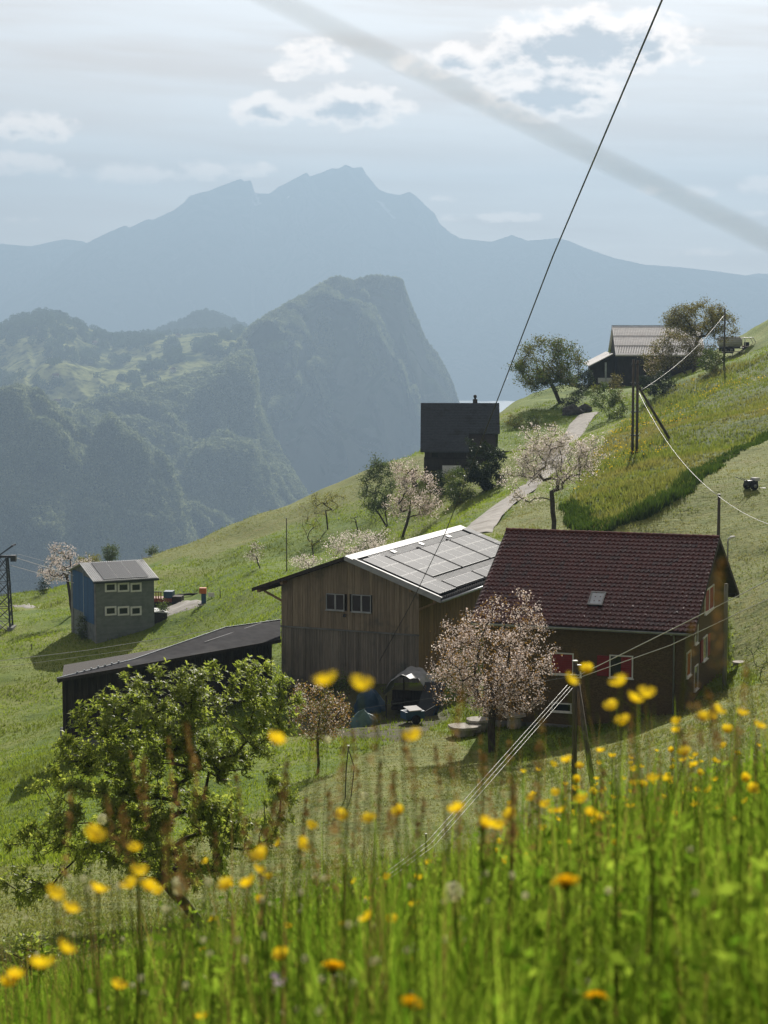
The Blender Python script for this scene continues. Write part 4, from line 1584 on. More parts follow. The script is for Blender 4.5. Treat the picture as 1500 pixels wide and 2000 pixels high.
for (a, b_) in ((.02, .37), (.35, .70), (.68, 1.02)):
    n = 54
    for k in range(n):
        xx = uL0 + (uL1 - uL0) * (k + .5) / n
        y0, y1 = -uW * a, -uW * b_
        lift = .10 + .0
        MB().bar((xx, y0, uz + usl * y0 + .05), (xx, y1, uz + usl * y1 + .16), .15, .08).build('roof_corrugation', M_corrp, uo)
MB().bar((uL0 - .05, 0, uz + .1), (uL1 + .05, 0, uz + .1), .3, .12).build('ridge_cap', M_alu, uo)
lt0, lt1 = fu.on(1150, 716, (0, 1, 0), -uW), fu.on(1197, 692, (0, 1, 0), -uW)
lr = MB().prism([(lt0.x, -uW - .3, lt0.z), (lt1.x, -uW - .3, lt1.z), (lt1.x, uW - 2, lt1.z), (lt0.x, uW - 2, lt0.z)], (0, 0, .14)).build('lean_to_roof', M_corr, ub)
MB().prism([(lt0.x + .3, -uW + 2.2, -2), (lt1.x + .6, -uW + 2.2, -2), (lt1.x + .6, -uW + 2.2, lt1.z - .1), (lt0.x + .3, -uW + 2.2, lt0.z - .1)], (0, 6, 0)).build('lean_to_wall', M_dark, ub)
px_ = fu.on(1183, 720, (0, 1, 0), -uW)
MB().box((px_.x - .14, -uW - .1, -2), (px_.x + .14, -uW + .1, px_.z + 1.0)).build('post', M_zinc, ub)
c0, c1, z0, z1 = rect(fu, 'y', -uW + 2.1, 1168, 738, 1195, 748)
MB().box((c0, -uW + 2.05, z0), (c1, -uW + 2.19, z1)).build('white_door', M_white, ub)

# ------------------------------------------------------------------ trees and shrubs
M_bark = mat_noise('bark', (.075, .060, .048), (.040, .032, .027), 5, .9, .15, .7, stretch=(1, 1, .4))
M_bark2 = mat_noise('lichen_bark', (.10, .088, .072), (.050, .043, .036), 4, .9, .15, .7)
M_lwal = mat_leaf('walnut_leaf', (.145, .205, .028), (.36, .40, .11), .68, gloss=.03)
M_lgrn = mat_leaf('green_leaf', (.050, .090, .018), (.100, .145, .030), .42, c3=(.15, .15, .035), scale3=.35)
M_lyel = mat_leaf('young_leaf', (.15, .16, .035), (.22, .20, .055), .5)
M_lbrz = mat_leaf('bronze_leaf', (.21, .115, .030), (.29, .165, .055), .5)
M_lolv = mat_leaf('olive_leaf', (.105, .105, .032), (.185, .150, .055), .45)
M_lgry = mat_leaf('willow_leaf', (.065, .100, .045), (.115, .150, .070), .42)
M_ldrk = mat_leaf('evergreen_leaf', (.016, .030, .012), (.036, .058, .018), .2)
M_lblo = mat_leaf('blossom', (.66, .59, .56), (.82, .77, .74), .5, gloss=0, tint=(1.02, .99, .93))
M_lpnk = mat_leaf('pink_blossom', (.64, .54, .50), (.84, .78, .75), .5, gloss=0, tint=(1.02, .97, .92))


def leaf_quads(C, size, rg, up=.25, aspect=.55):
    """a small diamond leaf at every centre C, random turn, some bias to face up"""
    n = len(C)
    nrm_ = rg.normal(size=(n, 3))
    nrm_[:, 2] += up * 2
    nrm_ /= np.linalg.norm(nrm_, axis=1)[:, None]
    a = rg.normal(size=(n, 3))
    a -= nrm_ * (a * nrm_).sum(1)[:, None]
    a /= np.linalg.norm(a, axis=1)[:, None]
    b_ = np.cross(nrm_, a)
    s = (size * rg.uniform(.6, 1.35, n))[:, None]
    V = np.stack([C - a * s * .5, C + b_ * s * aspect * .5 - nrm_ * s * .08, C + a * s * .5, C - b_ * s * aspect * .5 - nrm_ * s * .08], 1).reshape(-1, 3)
    F = np.arange(4 * n).reshape(n, 4)
    return V, F


def rosette(C, D, size, rg, k=6):
    """tuft of drooping leaflets round each shoot tip"""
    Vs, Fs = [], []
    n = len(C)
    D = D / np.linalg.norm(D, axis=1)[:, None]
    r = rg.normal(size=(n, 3))
    A_ = r - D * (r * D).sum(1)[:, None]
    A_ /= np.linalg.norm(A_, axis=1)[:, None]
    B_ = np.cross(D, A_)
    base = 0
    for j in range(k):
        th = 2 * math.pi * j / k + rg.uniform(-.4, .4, n)
        out_ = A_ * np.cos(th)[:, None] + B_ * np.sin(th)[:, None]
        side = -A_ * np.sin(th)[:, None] + B_ * np.cos(th)[:, None]
        s = (size * rg.uniform(.65, 1.3, n))[:, None]
        lift = rg.uniform(.1, 1.0, n)[:, None]
        tip = C + out_ * s + D * s * lift
        mid_ = C + out_ * s * .52 + D * s * (lift * .62 + .13)
        V = np.stack([C, mid_ + side * s * .21, tip - np.array([0, 0, .12]) * s, mid_ - side * s * .21], 1).reshape(-1, 3)
        Vs.append(V)
        Fs.append(np.arange(4 * n).reshape(n, 4) + base)
        base += 4 * n
    return np.concatenate(Vs), np.concatenate(Fs)


def skeleton(base, lobes, n_att, rg, trunk_top, wig=.12, multi=1, shell=.5):
    """nodes and parents: every twig tip inside the crown lobes is joined to the nearest wood"""
    nodes, par = [np.array(base, float)], [-1]
    tt = np.array(trunk_top, float)
    for m_ in range(multi):
        top = tt + (rg.normal(size=3) * [.35, .35, .15] * np.linalg.norm(tt - nodes[0]) if multi > 1 else 0)
        prev = 0
        for k in range(1, 5):
            p = nodes[0] + (top - nodes[0]) * k / 4 + rg.normal(size=3) * wig * .5 * np.linalg.norm(top - nodes[0]) * .25
            nodes.append(p)
            par.append(prev)
            prev = len(nodes) - 1
    vol = np.array([l[1][0] * l[1][1] * l[1][2] for l in lobes])
    pick = rg.choice(len(lobes), n_att, p=vol / vol.sum())
    d = rg.normal(size=(n_att, 3))
    d /= np.linalg.norm(d, axis=1)[:, None]
    rad = rg.random(n_att) ** (1 / 3) * shell + (1 - shell) * rg.uniform(.75, 1.0, n_att)
    att = np.array([lobes[i][0] for i in pick]) + d * rad[:, None] * np.array([lobes[i][1] for i in pick])
    order_ = np.argsort(np.linalg.norm(att - tt, axis=1))
    tips = []
    for i in order_:
        t = att[i]
        NN = np.array(nodes)
        dd = np.linalg.norm(NN - t, axis=1) + np.where(np.arange(len(NN)) < 2, 3.0, 0) + .35 * np.maximum(0, NN[:, 2] - t[2])
        j = int(np.argmin(dd))
        L_ = np.linalg.norm(t - NN[j])
        k = max(1, min(4, int(L_ / .45)))
        prev = j
        for q in range(1, k + 1):
            f = q / k
            p = NN[j] + (t - NN[j]) * f
            if q < k:
                p = p + rg.normal(size=3) * wig * L_ * .5 + [0, 0, .08 * L_ * math.sin(math.pi * f)]
            nodes.append(p)
            par.append(prev)
            prev = len(nodes) - 1
        tips.append(prev)
    return np.array(nodes), par, tips


def wood_mesh(nodes, par, r_tip, r_base, name, mat):
    n = len(nodes)
    ch = [0] * n
    load = np.zeros(n)
    for i in range(n - 1, 0, -1):
        if load[i] == 0:
            load[i] = 1
        load[par[i]] += load[i]
    mx_ = max(load[0], 1)
    rad = r_tip + (r_base - r_tip) * (load / mx_) ** .62
    kids = [[] for _ in range(n)]
    for i in range(1, n):
        kids[par[i]].append(i)
    mb = MB()
    stack = [(0, kids[0])]
    # walk chains: follow the heaviest child, start new tubes for the others
    starts = [(None, 0)]
    while starts:
        p0, i = starts.pop()
        pts, rs = [], []
        if p0 is not None:
            pts.append(nodes[p0])
            rs.append(min(rad[p0], rad[i] * 1.25))
        while True:
            pts.append(nodes[i])
            rs.append(rad[i])
            if not kids[i]:
                break
            ks = sorted(kids[i], key=lambda k: -load[k])
            for k in ks[1:]:
                starts.append((i, k))
            i = ks[0]
        if len(pts) > 1:
            mb.tube([tuple(p) for p in pts], list(rs), 7 if rs[0] > .06 else (4 if rs[0] > .02 else 3), cap=False)
    return mb.mesh(name, mat, True)


TREES = 0


def tree(name, label, px, y, lobes_px, leaf, n_att=120, n_leaf=3000, size=.16, r_base=.16, bark=M_bark, multi=1, extra=None, style='leaf', base_py=None,
         cat='tree', spread=.35, top_f=.45, group=None, shell=.5, seed=None, depth=.9, wood='trunk', up=.25, base_pt=None, r_tip=.007):
    """lobes_px: crown lobes as (photo x, photo y, half width, half height) at the tree's own distance"""
    global TREES
    TREES += 1
    rg = np.random.default_rng(seed or TREES * 13 + 5)
    b0 = base_pt or on_ground(px, y, .08)
    t = thing(name, label, cat, b0, 0, group)
    k = y / FPX
    lobes = []
    for (cx, cy, rx, ry) in lobes_px:
        c = P(cx, cy, y) - b0
        dep = rx * k * depth
        lobes.append((np.array([c.x, c.y + rg.uniform(-.25, .25) * dep, c.z]), np.array([rx * k, dep, ry * k])))
    big = max(lobes, key=lambda l: l[1][0] * l[1][2])
    cen = sum(l[0] * l[1][0] for l in lobes) / sum(l[1][0] for l in lobes)
    lowest = min(l[0][2] - l[1][2] for l in lobes)
    tt = np.array([cen[0] * .6, cen[1] * .6, max(.3, lowest + (cen[2] - lowest) * top_f)])
    nodes, par, tips = skeleton((0, 0, 0), lobes, n_att, rg, tt, multi=multi, shell=shell)
    link(wood, wood_mesh(nodes, par, r_tip, r_base, wood, bark), t)
    tp = nodes[tips]
    pr = nodes[[par[i] for i in tips]]

    def cloud(n, sp):
        i = rg.integers(0, len(tp), n)
        f = rg.random(n)[:, None] ** .6
        c = pr[i] + (tp[i] - pr[i]) * f
        return c + rg.normal(size=(n, 3)) * sp * [1, 1, .8]
    if style == 'rosette':
        i = rg.integers(0, len(tp), n_leaf)
        C = tp[i] + rg.normal(size=(n_leaf, 3)) * spread
        D = (C - cen) * .35 + rg.normal(size=(n_leaf, 3)) * .35 + [0, 0, .9]
        V, F = rosette(C, D, size, rg)
    else:
        V, F = leaf_quads(cloud(n_leaf, spread), size, rg, up)
    link('crown', np_mesh('crown', V, F, leaf), t)
    for (nm, mt_, cnt, sz, sp) in (extra or []):
        V, F = leaf_quads(cloud(cnt, sp), sz, rg, up)
        link(nm, np_mesh(nm, V, F, mt_), t)
    return t


tree('walnut_tree', 'large fresh green walnut tree in front of the long shed', 395, 62,
     [(430, 1395, 140, 120), (525, 1370, 62, 90), (300, 1430, 120, 130), (190, 1560, 140, 110), (90, 1680, 85, 75), (480, 1560, 100, 110), (330, 1640, 170, 100), (235, 1480, 110, 120), (40, 1640, 60, 60), (175, 1440, 70, 80), (30, 1740, 60, 50)],
     M_lwal, 540, 8800, .145, .17, style='rosette', spread=.12, shell=.6, depth=.8, top_f=.25, r_tip=.010)
tree('walnut_sapling', 'young green tree at the lower left edge of the picture', 105, 27,
     [(45, 1880, 55, 55), (20, 1940, 50, 50), (100, 1960, 40, 40)], M_lwal, 60, 420, .085, .035, style='rosette', spread=.09, shell=.7, r_tip=.006)
tree('ornamental_tree', 'small bronze leaved tree between walnut tree and barn', 620, 99,
     [(620, 1392, 62, 62), (605, 1370, 45, 45), (645, 1400, 42, 50)], M_lbrz, 130, 2300, .11, .07, extra=[('blossom', M_lpnk, 1500, .10, .16), ('young_leaves', M_lyel, 1500, .11, .18)], spread=.18)
tree('cherry_tree', 'dense round cherry tree in pink white blossom before the farmhouse', 962, 102,
     [(955, 1300, 100, 100), (890, 1290, 58, 85), (1040, 1275, 56, 80), (935, 1200, 48, 48), (1010, 1195, 55, 45), (975, 1350, 90, 50), (870, 1330, 40, 50)], M_lpnk, 480, 11500, .105, .20,
     extra=[('bronze_leaves', M_lbrz, 7000, .10, .24)], spread=.17, shell=.75, top_f=.2, r_tip=.009)
tree('cherry_tree', 'gnarled cherry tree in loose pale blossom beside the farm track', 1081, 158,
     [(1085, 900, 88, 58), (1020, 945, 45, 50), (1150, 880, 35, 38), (1060, 860, 55, 35)], M_lblo, 260, 10500, .14, .20, bark=M_bark2,
     extra=[('young_leaves', M_lyel, 3500, .13, .3)], spread=.27, shell=.75, top_f=.35, r_tip=.012)
tree('willow_bush', 'grey green feathery willow left of the blossoming tree below the chalet', 757, 217,
     [(740, 950, 38, 60), (725, 965, 24, 48), (738, 915, 16, 38)], M_lgry, 140, 6800, .18, .13, multi=4, spread=.32)
tree('cherry_tree', 'leaning cherry tree with pinkish blossom below the chalet', 786, 206,
     [(815, 965, 50, 48), (795, 915, 34, 25), (845, 985, 30, 24), (775, 985, 22, 30)], M_lpnk, 150, 4800, .17, .15, extra=[('young_leaves', M_lolv, 2000, .16, .35)], spread=.3, shell=.7, top_f=.3)
tree('fruit_tree', 'small yellow green fruit tree on the open slope, nearest the willow', 640, 226, [(640, 978, 34, 28), (625, 990, 22, 20)], M_lyel, 50, 1000, .17, .09, spread=.28, shell=.8)
tree('fruit_tree', 'sparse fruit tree with few leaves above the barn roof', 613, 206, [(612, 1040, 28, 34), (595, 1020, 14, 40)], M_lyel, 40, 420, .16, .07, spread=.25, shell=.85)
tree('bare_sapling', 'leafless little sapling between fruit tree and willow', 699, 222, [(693, 1016, 12, 12)], M_lyel, 12, 25, .12, .06, spread=.2, shell=.9)
tree('fruit_tree', 'thin pale blossoming young tree left of the bare pole', 507, 204, [(502, 1078, 22, 22), (492, 1090, 14, 12)], M_lblo, 36, 520, .13, .07, extra=[('young_leaves', M_lyel, 260, .13, .25)], spread=.22, shell=.85)
tree('blossom_hedge', 'broad white blossom bush peeping over the barn ridge', 690, 186, [(700, 1062, 60, 24), (745, 1052, 28, 22), (650, 1075, 25, 18)], M_lblo, 90, 3000, .15, .08, multi=4, spread=.3, cat='bush', top_f=.3)
tree('blossom_hedge', 'small white blossom bush left of the broad one', 598, 184, [(597, 1097, 28, 14)], M_lblo, 36, 900, .14, .06, multi=3, spread=.25, cat='bush', top_f=.3)
tree('ash_tree', 'big rounded dark green tree left of the hay barn', 1094, 296, [(1070, 704, 70, 48), (1034, 732, 40, 36), (1108, 712, 38, 42), (1075, 735, 60, 30)], M_lgrn, 230, 10500, .28, .30,
     extra=[('young_leaves', M_lolv, 3000, .25, .6)], spread=.5, shell=.6, top_f=.25, r_tip=.016)
tree('pear_tree', 'tall olive brown spreading tree in front of the hay barn', 1352, 302, [(1368, 622, 62, 36), (1325, 632, 36, 32), (1410, 640, 32, 28)], M_lolv, 230, 9000, .25, .30,
     extra=[('young_leaves', M_lyel, 4000, .22, .5)], spread=.42, shell=.7, top_f=.15, r_tip=.016)
tree('apple_tree', 'low blossoming tree under the tall olive brown one', 1342, 294, [(1320, 682, 50, 38), (1285, 700, 36, 34), (1375, 690, 30, 30)], M_lolv, 150, 6000, .24, .2,
     extra=[('blossom', M_lpnk, 1500, .21, .4), ('young_leaves', M_lyel, 1500, .2, .4)], spread=.4, shell=.7, top_f=.3, bark=M_bark2)
BU = 'dark shrubs'
for (lab, px, y, lobes, lf, n, sz) in (
        ('dark green bush below the hay barn on the meadow edge', 1290, 276, [(1284, 748, 38, 24), (1262, 755, 22, 20)], M_ldrk, 1800, .26),
        ('dark green bush beside the pole near the parked tank trailer', 1390, 290, [(1388, 704, 26, 24)], M_lgrn, 1200, .26),
        ('bright green bush at the top end of the track', 1188, 270, [(1178, 778, 28, 32), (1206, 795, 20, 26)], M_lgrn, 2000, .24),
        ('narrow pale flowering shrub at the top of the track', 1206, 272, [(1203, 756, 14, 28)], M_lolv, 600, .22),
        ('dark rounded shrub beside the lean-to of the hay barn', 1142, 312, [(1140, 742, 22, 22)], M_ldrk, 1200, .28),
        ('tall black green evergreen right of the chalet', 948, 229, [(948, 908, 38, 46), (925, 885, 18, 46), (962, 930, 27, 30), (935, 935, 34, 24)], M_ldrk, 5200, .24),
        ('light green round bush below the chalet', 892, 225, [(890, 938, 20, 34), (905, 955, 18, 24)], M_lgrn, 1500, .19),
        ('dark hedge left below the chalet wall', 862, 226, [(862, 945, 26, 26)], M_ldrk, 1300, .2),
        ('dark hedge along the bank under the evergreen', 905, 219, [(900, 968, 34, 16)], M_lgrn, 1300, .18),
        ('thin yellow green shrub by the lake view right of the chalet', 1005, 292, [(1006, 822, 20, 16)], M_lyel, 420, .2),
        ('low green bush on the crest right of the chalet', 1044, 290, [(1044, 822, 20, 12)], M_lgrn, 600, .2),
        ('green bush on the terrace under the ash tree', 1105, 288, [(1110, 785, 18, 14), (1130, 775, 16, 14)], M_ldrk, 900, .22),
        ('small dark conifer bush left of the pink tree', 84, 226, [(84, 1148, 10, 15)], M_ldrk, 500, .16),
        ('grey green bush rising behind the station roof', 216, 250, [(216, 1080, 16, 18)], M_lgry, 900, .2),
        ('tiny green bush on the skyline right of the station', 298, 266, [(298, 1076, 11, 8)], M_lgry, 380, .18),
        ('pale low bush behind the station roof ridge', 178, 252, [(176, 1094, 24, 12)], M_lyel, 700, .2),
        ('leafy shrub at the right corner of the station', 318, 190, [(318, 1185, 7, 12)], M_lgrn, 260, .16),
        ('dark weeds and nettles against the barn wall', 665, 121, [(665, 1332, 18, 12), (640, 1345, 16, 12)], M_lgrn, 700, .12)):
    bot_ = max(l[1] + l[3] for l in lobes)
    yb = hit(px, bot_ - 2, 90, 400).y if 'skyline' not in lab and 'behind' not in lab and 'barn wall' not in lab and 'station' not in lab else y
    if abs(yb - y) < 45:
        y = yb
    tree('bush', lab, px, y, lobes, lf, 60, int(n * 1.6), sz, .05, multi=4, spread=.28, cat='bush', group=BU, top_f=.3, wood='stems')
tree('cherry_tree', 'pink blossoming tree left of the grey station', 139, 207, [(118, 1082, 26, 22), (104, 1118, 30, 22), (140, 1095, 14, 26), (162, 1100, 18, 14)], M_lpnk, 110, 2300, .16, .16,
     extra=[('young_leaves', M_lolv, 700, .15, .3)], spread=.27, shell=.75, top_f=.35, r_tip=.011)
iv = ft.M @ Vector((-.35, 3.2, 0))
tree('ivy', 'dark ivy climbing below the blue doors of the station', 160, iv.y, [(160, 1222, 9, 22), (163, 1238, 8, 14)], M_lgrn, 40, 900, .15, .04, multi=3, cat='ivy', spread=.2, wood='stems', base_pt=Vector((iv.x, iv.y, ground(iv.x, iv.y) - .1)), depth=.3)
tree('twiggy_shrub', 'sparse thorny shrub at the right edge before the field', 1490, 99, [(1478, 1285, 26, 45), (1500, 1320, 20, 30)], M_lgrn, 40, 260, .10, .03, multi=3, cat='bush', spread=.12, shell=.9, wood='stems')

# pollarded trunk beside the chalet
st = on_ground(811, 236, .1)
t = thing('pollard_stump', 'black pollarded trunk with stubby arms left of the chalet', 'tree', st)
k = 236 / FPX
MB().tube([(0, 0, 0), (-.15, 0, .9), (-.3, 0, 1.5)], [.3, .25, .24], 8).build('trunk', M_bark, t, True)
for (dx, dz, r) in ((-.75, 2.1, .13), (-.35, 2.15, .14), (.1, 2.05, .15), (-.95, 1.75, .11)):
    MB().tube([(-.28, 0, 1.4), ((dx - .28) * .5, .05, 1.75), (dx, .05, dz), (dx - .02, .05, dz + .12)], [.2, r * 1.1, r * 1.3, r * .6], 7).build('limb', M_bark, t, True)

# ------------------------------------------------------------------ poles, wires, machines and small things
M_wire = mat_noise('cable_dark', (.02, .02, .022), (.03, .03, .03), 2, .5, .4)
M_wirep = mat_noise('cable_pale', (.62, .60, .56), (.5, .49, .46), 2, .45, .5)
M_tarpb = mat_noise('blue_tarp', (.030, .085, .15), (.02, .06, .11), 2, .5, .4, .6)
M_tarpt = mat_noise('teal_tarp', (.10, .20, .20), (.06, .13, .14), 2, .5, .4, .6)
M_tarpg = mat_noise('grey_tarp', (.26, .27, .27), (.17, .18, .18), 2, .55, .3, .6)
M_rust = mat_noise('red_machine', (.28, .05, .03), (.18, .035, .025), 3, .6, .4)
M_yel = mat_noise('yellow_slat', (.55, .36, .10), (.42, .27, .08), 3, .7, .3)
M_orangep = mat_noise('orange_paint', (.62, .16, .03), (.5, .12, .02), 3, .5, .4)


def pole(name, label, base_px, top_py, r=.13, mat=M_pole, y=None, base=None, steps=False, cat='pole', group=None, cap=None):
    b0 = base or (on_ground(base_px[0], y, .3) if y else hit(*base_px, 60))
    top = P(base_px[0], top_py, b0.y)
    t = thing(name, label, cat, b0, 0, group)
    h = top.z - b0.z
    MB().tube([(0, 0, -.5), (0, 0, h * .5), (0, 0, h)], [r, r * .9, r * .78], 10).build('post', mat, t, True)
    if cap:
        MB().tube([(0, 0, h), (0, 0, h + .04)], r * .95, 10).build('cap', cap, t, True)
    return t, b0, h


def wire(name, label, pts, r, mat, n=14, sag=0.0, cat='wire'):
    """wire through photo points (px, py, distance), distance interpolated as along a straight span"""
    out_ = []
    for (a, b_) in zip(pts, pts[1:]):
        for k in range(n):
            f = k / n
            A_, B_ = P(*a), P(*b_)
            q = A_.lerp(B_, f)
            q.z -= sag * 4 * f * (1 - f)
            out_.append(q)
    out_.append(P(*pts[-1]))
    o0 = out_[0].copy()
    ob = MB().tube([p - o0 for p in out_], r, 6).build(name, mat, None, True, loc=o0)
    return tag(ob, label, cat)


# twin pole with its brace on the meadow
b0 = hit(1239, 888, 120)
t, b0, h = pole('utility_pole', 'tall twin timber pole with a slanting brace on the meadow', (1236, 888), 702, .15, base=Vector((b0.x - .2, b0.y, b0.z)))
MB().tube([(.44, .05, -.5), (.44, .05, h * .5), (.42, .05, h - .1)], [.15, .14, .12], 10).build('post', M_pole, t, True)
br_b = hit(1311, 857, 120) - b0
MB().tube([br_b - Vector((0, 0, .3)), Vector((.5, .1, h * .72))], [.15, .12], 8).build('brace', M_pole, t, True)
for zz in (.2, .45, .75, .95):
    MB().box((-.2, -.06, h * zz - .06), (.62, .06, h * zz + .06)).build('clamp', M_dsteel, t)
twin = b0
t, ptop, hh_ = pole('utility_pole', 'dark timber pole in front of the olive brown tree', (1414, 717), 603, .14)
pb, pb0, hb = pole('utility_pole', 'timber pole rising behind the farmhouse roof ridge', (1402, 1075), 966, .13, y=141, cap=M_white)
pole('utility_pole', 'smooth timber pole at the right gable of the farmhouse', (1416, 1338), 1140, .13, mat=mat_noise('grey_pole', (.26, .25, .22), (.18, .17, .155), 3, .8, .2, .3, stretch=(5, 5, .5)), y=107)
pole('clothes_pole', 'thin lone pole on the slope above the barn eaves', (560, 1116), 1012, .06, cap=M_zinc)
fp_, fpb, fph = pole('utility_pole', 'dark braced pole carrying wires in front of the farmhouse', (1121, 1600), 1292, .115, y=76, cap=M_white)
e_ = P(1166, 1590, 75) - fpb
MB().tube([e_, P(1128, 1335, 76) - fpb], [.12, .09], 8).build('brace', M_pole, fp_, True)
MB().box((.06, -.12, fph - .55), (.24, .06, fph - .12)).build('junction_box', M_dsteel, fp_)
for zz in (.5, .62):
    MB().tube([(-.18, -.1, fph - zz), (.25, -.1, fph - zz)], .025, 6).tube([(.2, -.1, fph - zz), (.2, -.1, fph - zz + .14)], .04, 6).build('insulator', M_white, fp_)
# street lamp behind the house
lb = on_ground(1420, 131)
t = thing('street_lamp', 'slim street lamp looking over the right gable of the farmhouse', 'lamp', lb)
lt = P(1419, 1053, 131) - lb
MB().tube([(0, 0, -.3), (0, 0, lt.z - .2), (.02, 0, lt.z)], [.06, .045, .04], 8).build('mast', M_steel, t, True)
MB().tube([(0, 0, lt.z - .02), (.2, -.05, lt.z + .12), (.48, -.1, lt.z + .17)], [.06, .1, .06], 8).build('lamp_head', M_white, t, True)

# lattice pylon of the cableway at the left edge
pyb = hit(8, 1230, 120)
t = thing('lattice_pylon', 'dark steel lattice pylon at the left edge', 'pylon', pyb)
ph_ = P(8, 1088, pyb.y).z - pyb.z
w0, w1 = .8, .45
leg = []
for (sx2, sy2) in ((-1, -1), (1, -1), (1, 1), (-1, 1)):
    a, b_ = Vector((sx2 * w0, sy2 * w0, -.3)), Vector((sx2 * w1, sy2 * w1, ph_))
    leg.append((a, b_))
    MB().bar(a, b_, .13).build('leg', M_dsteel, t)
for lv in range(6):
    f0, f1 = lv / 6, (lv + 1) / 6
    for k in range(4):
        (a0, a1), (c0_, c1_) = leg[k], leg[(k + 1) % 4]
        MB().bar(a0.lerp(a1, f0), c0_.lerp(c1_, f1), .06).bar(c0_.lerp(c1_, f0), a0.lerp(a1, f1), .06).bar(a0.lerp(a1, f1), c0_.lerp(c1_, f1), .06).build('lattice_brace', M_dsteel, t)
MB().bar((-1.9, 0, ph_ + .05), (1.35, 0, ph_ + .05), .25).build('crossarm', M_dsteel, t)
MB().box((.85, -.3, ph_ - .45), (1.4, .3, ph_ + .2)).build('saddle', M_dsteel, t)
MB().bar((-.5, -.2, ph_ + .1), (1.2, -.2, ph_ + 1.25), .12).bar((-.5, .25, ph_ + .1), (1.15, .25, ph_ + 1.3), .1).bar((1.0, -.3, ph_ + 1.2), (1.3, .3, ph_ + 1.3), .12).build('jib', M_dsteel, t)
MB().box((-1.1, -1.1, -.8), (-.5, 1.1, .35)).box((.5, -1.1, -.8), (1.1, 1.1, .35)).build('footing', M_conc, t)

wire('ropeway_cable', 'long dark ropeway cable slanting from the top right to the barn', [(1335, -95, 36), (1293, 0, 39), (1080, 500, 58), (972, 780, 78), (870, 1040, 102), (800, 1185, 116), (742, 1290, 123)], .021, M_wire, cat='cable')
wire('fence_wire', 'pale blurred fence wire crossing the sky close to the camera', [(-900, -700, .85), (1520, 478, .85), (2600, 1010, .85)], .0009, M_wirep)
wire('overhead_wire', 'upper of two pale wires running right from the braced pole', [(1124, 1322, 76), (1500, 1134, 66), (1900, 935, 60)], .016, M_wirep, sag=.02)
wire('overhead_wire', 'lower of two pale wires running right from the braced pole', [(1124, 1326, 76), (1310, 1260, 70), (1500, 1170, 66), (1900, 965, 60)], .013, M_wirep)
for k, lab in enumerate(('topmost', 'middle', 'lowest')):
    wire('overhead_wire', lab + ' of the three pale wires sloping down left from the braced pole', [(1108 + k * 5, 1338 + k * 3, 76), (834 + k * 7, 1644 + k * 4, 62), (560 + k * 9, 1850, 52)], .009, M_wirep)
wire('overhead_wire', 'thin dark wire from the braced pole towards the barn', [(1114, 1322, 76), (1000, 1340, 90), (700, 1385, 112)], .009, M_wire)
wire('rope', 'white rope from the hill top pole down to the twin pole', [(1413, 617, ptop.y), (1247, 765, twin.y)], .018, M_wirep, sag=.9, cat='rope')
wire('rope', 'white rope sagging from the twin pole to the pole behind the house', [(1247, 765, twin.y), (1402, 968, 141)], .017, M_wirep, sag=1.1, cat='rope')
wire('rope', 'white rope leaving the pole behind the house to the right', [(1402, 968, 141), (1520, 1030, 118)], .015, M_wirep, sag=.25, cat='rope')
wire('overhead_wire', 'upper pale wire crossing the field above the shed roof', [(-60, 1298, 150), (170, 1270, 143), (440, 1227, 132.3)], .022, M_wirep)
wire('overhead_wire', 'lower pale wire crossing the field above the shed roof', [(-60, 1312, 150), (250, 1270, 138), (400, 1243, 131)], .014, M_wirep)
for k, (a, b_) in enumerate((((33, 1090), (150, 1126)), ((20, 1104), (150, 1140)), ((34, 1082), (150, 1112)))):
    wire('cableway_rope', ['bright', 'lower', 'faint upper'][k] + ' rope from the lattice pylon to the station', [(*a, pyb.y - 1), (*b_, 192)], [.03, .026, .014][k], M_wirep, cat='rope')

# fence posts
for (px, py, hpx, lab) in ((62, 1270, 12, 'short fence post in the left field below the pylon'), (100, 1187, 9, 'fence post near the gravel turnout'), (113, 1181, 8, 'fence post left of the pink tree trunk'),
                           (430, 1168, 17, 'dark fence post right of the little white sign'), (832, 1672, 42, 'white capped stake in the mown bank at the wire'), (1258, 1178, 4, '')):
    if lab:
        pole('fence_post', lab, (px, py), py - hpx, .05, cat='post', group='fence posts', cap=M_white if px == 832 else None)
# double steel stake
sb = hit(674, 1560, 60)
t = thing('wire_strainer', 'dark forked steel stake on the bank right of the bronze tree', 'stake', sb)
hs = P(680, 1458, sb.y).z - sb.z
MB().tube([(0, 0, -.2), (.05, 0, hs * .55), (.16, 0, hs)], .03, 6).tube([(.25, 0, -.1), (.42, 0, hs * .6), (.18, 0, hs * .92)], .025, 6).build('stake', M_dsteel, t)
MB().tube([(.16, 0, hs), (.16, 0, hs + .06)], .06, 8).build('cap', M_white, t)

# stone table and slabs under the cherry tree
def slab(px, py, y, w, d, h, label, name='stone_slab', mat=M_stone):
    c = on_ground(px, y)
    t = thing(name, label, 'stone', c, .2)
    rr = random.Random(int(px))
    ring = [(math.cos(a) * w * rr.uniform(.85, 1.1), math.sin(a) * d * rr.uniform(.85, 1.1)) for a in np.linspace(0, 2 * math.pi, 11)[:-1]]
    MB().prism([(x_, y_, h - .14) for x_, y_ in ring], (0, 0, .14)).build('top', mat, t)
    MB().prism([(x_ * .6, y_ * .6, -.6) for x_, y_ in ring], (0, 0, h + .46 - .002)).build('base', mat, t)
    return t


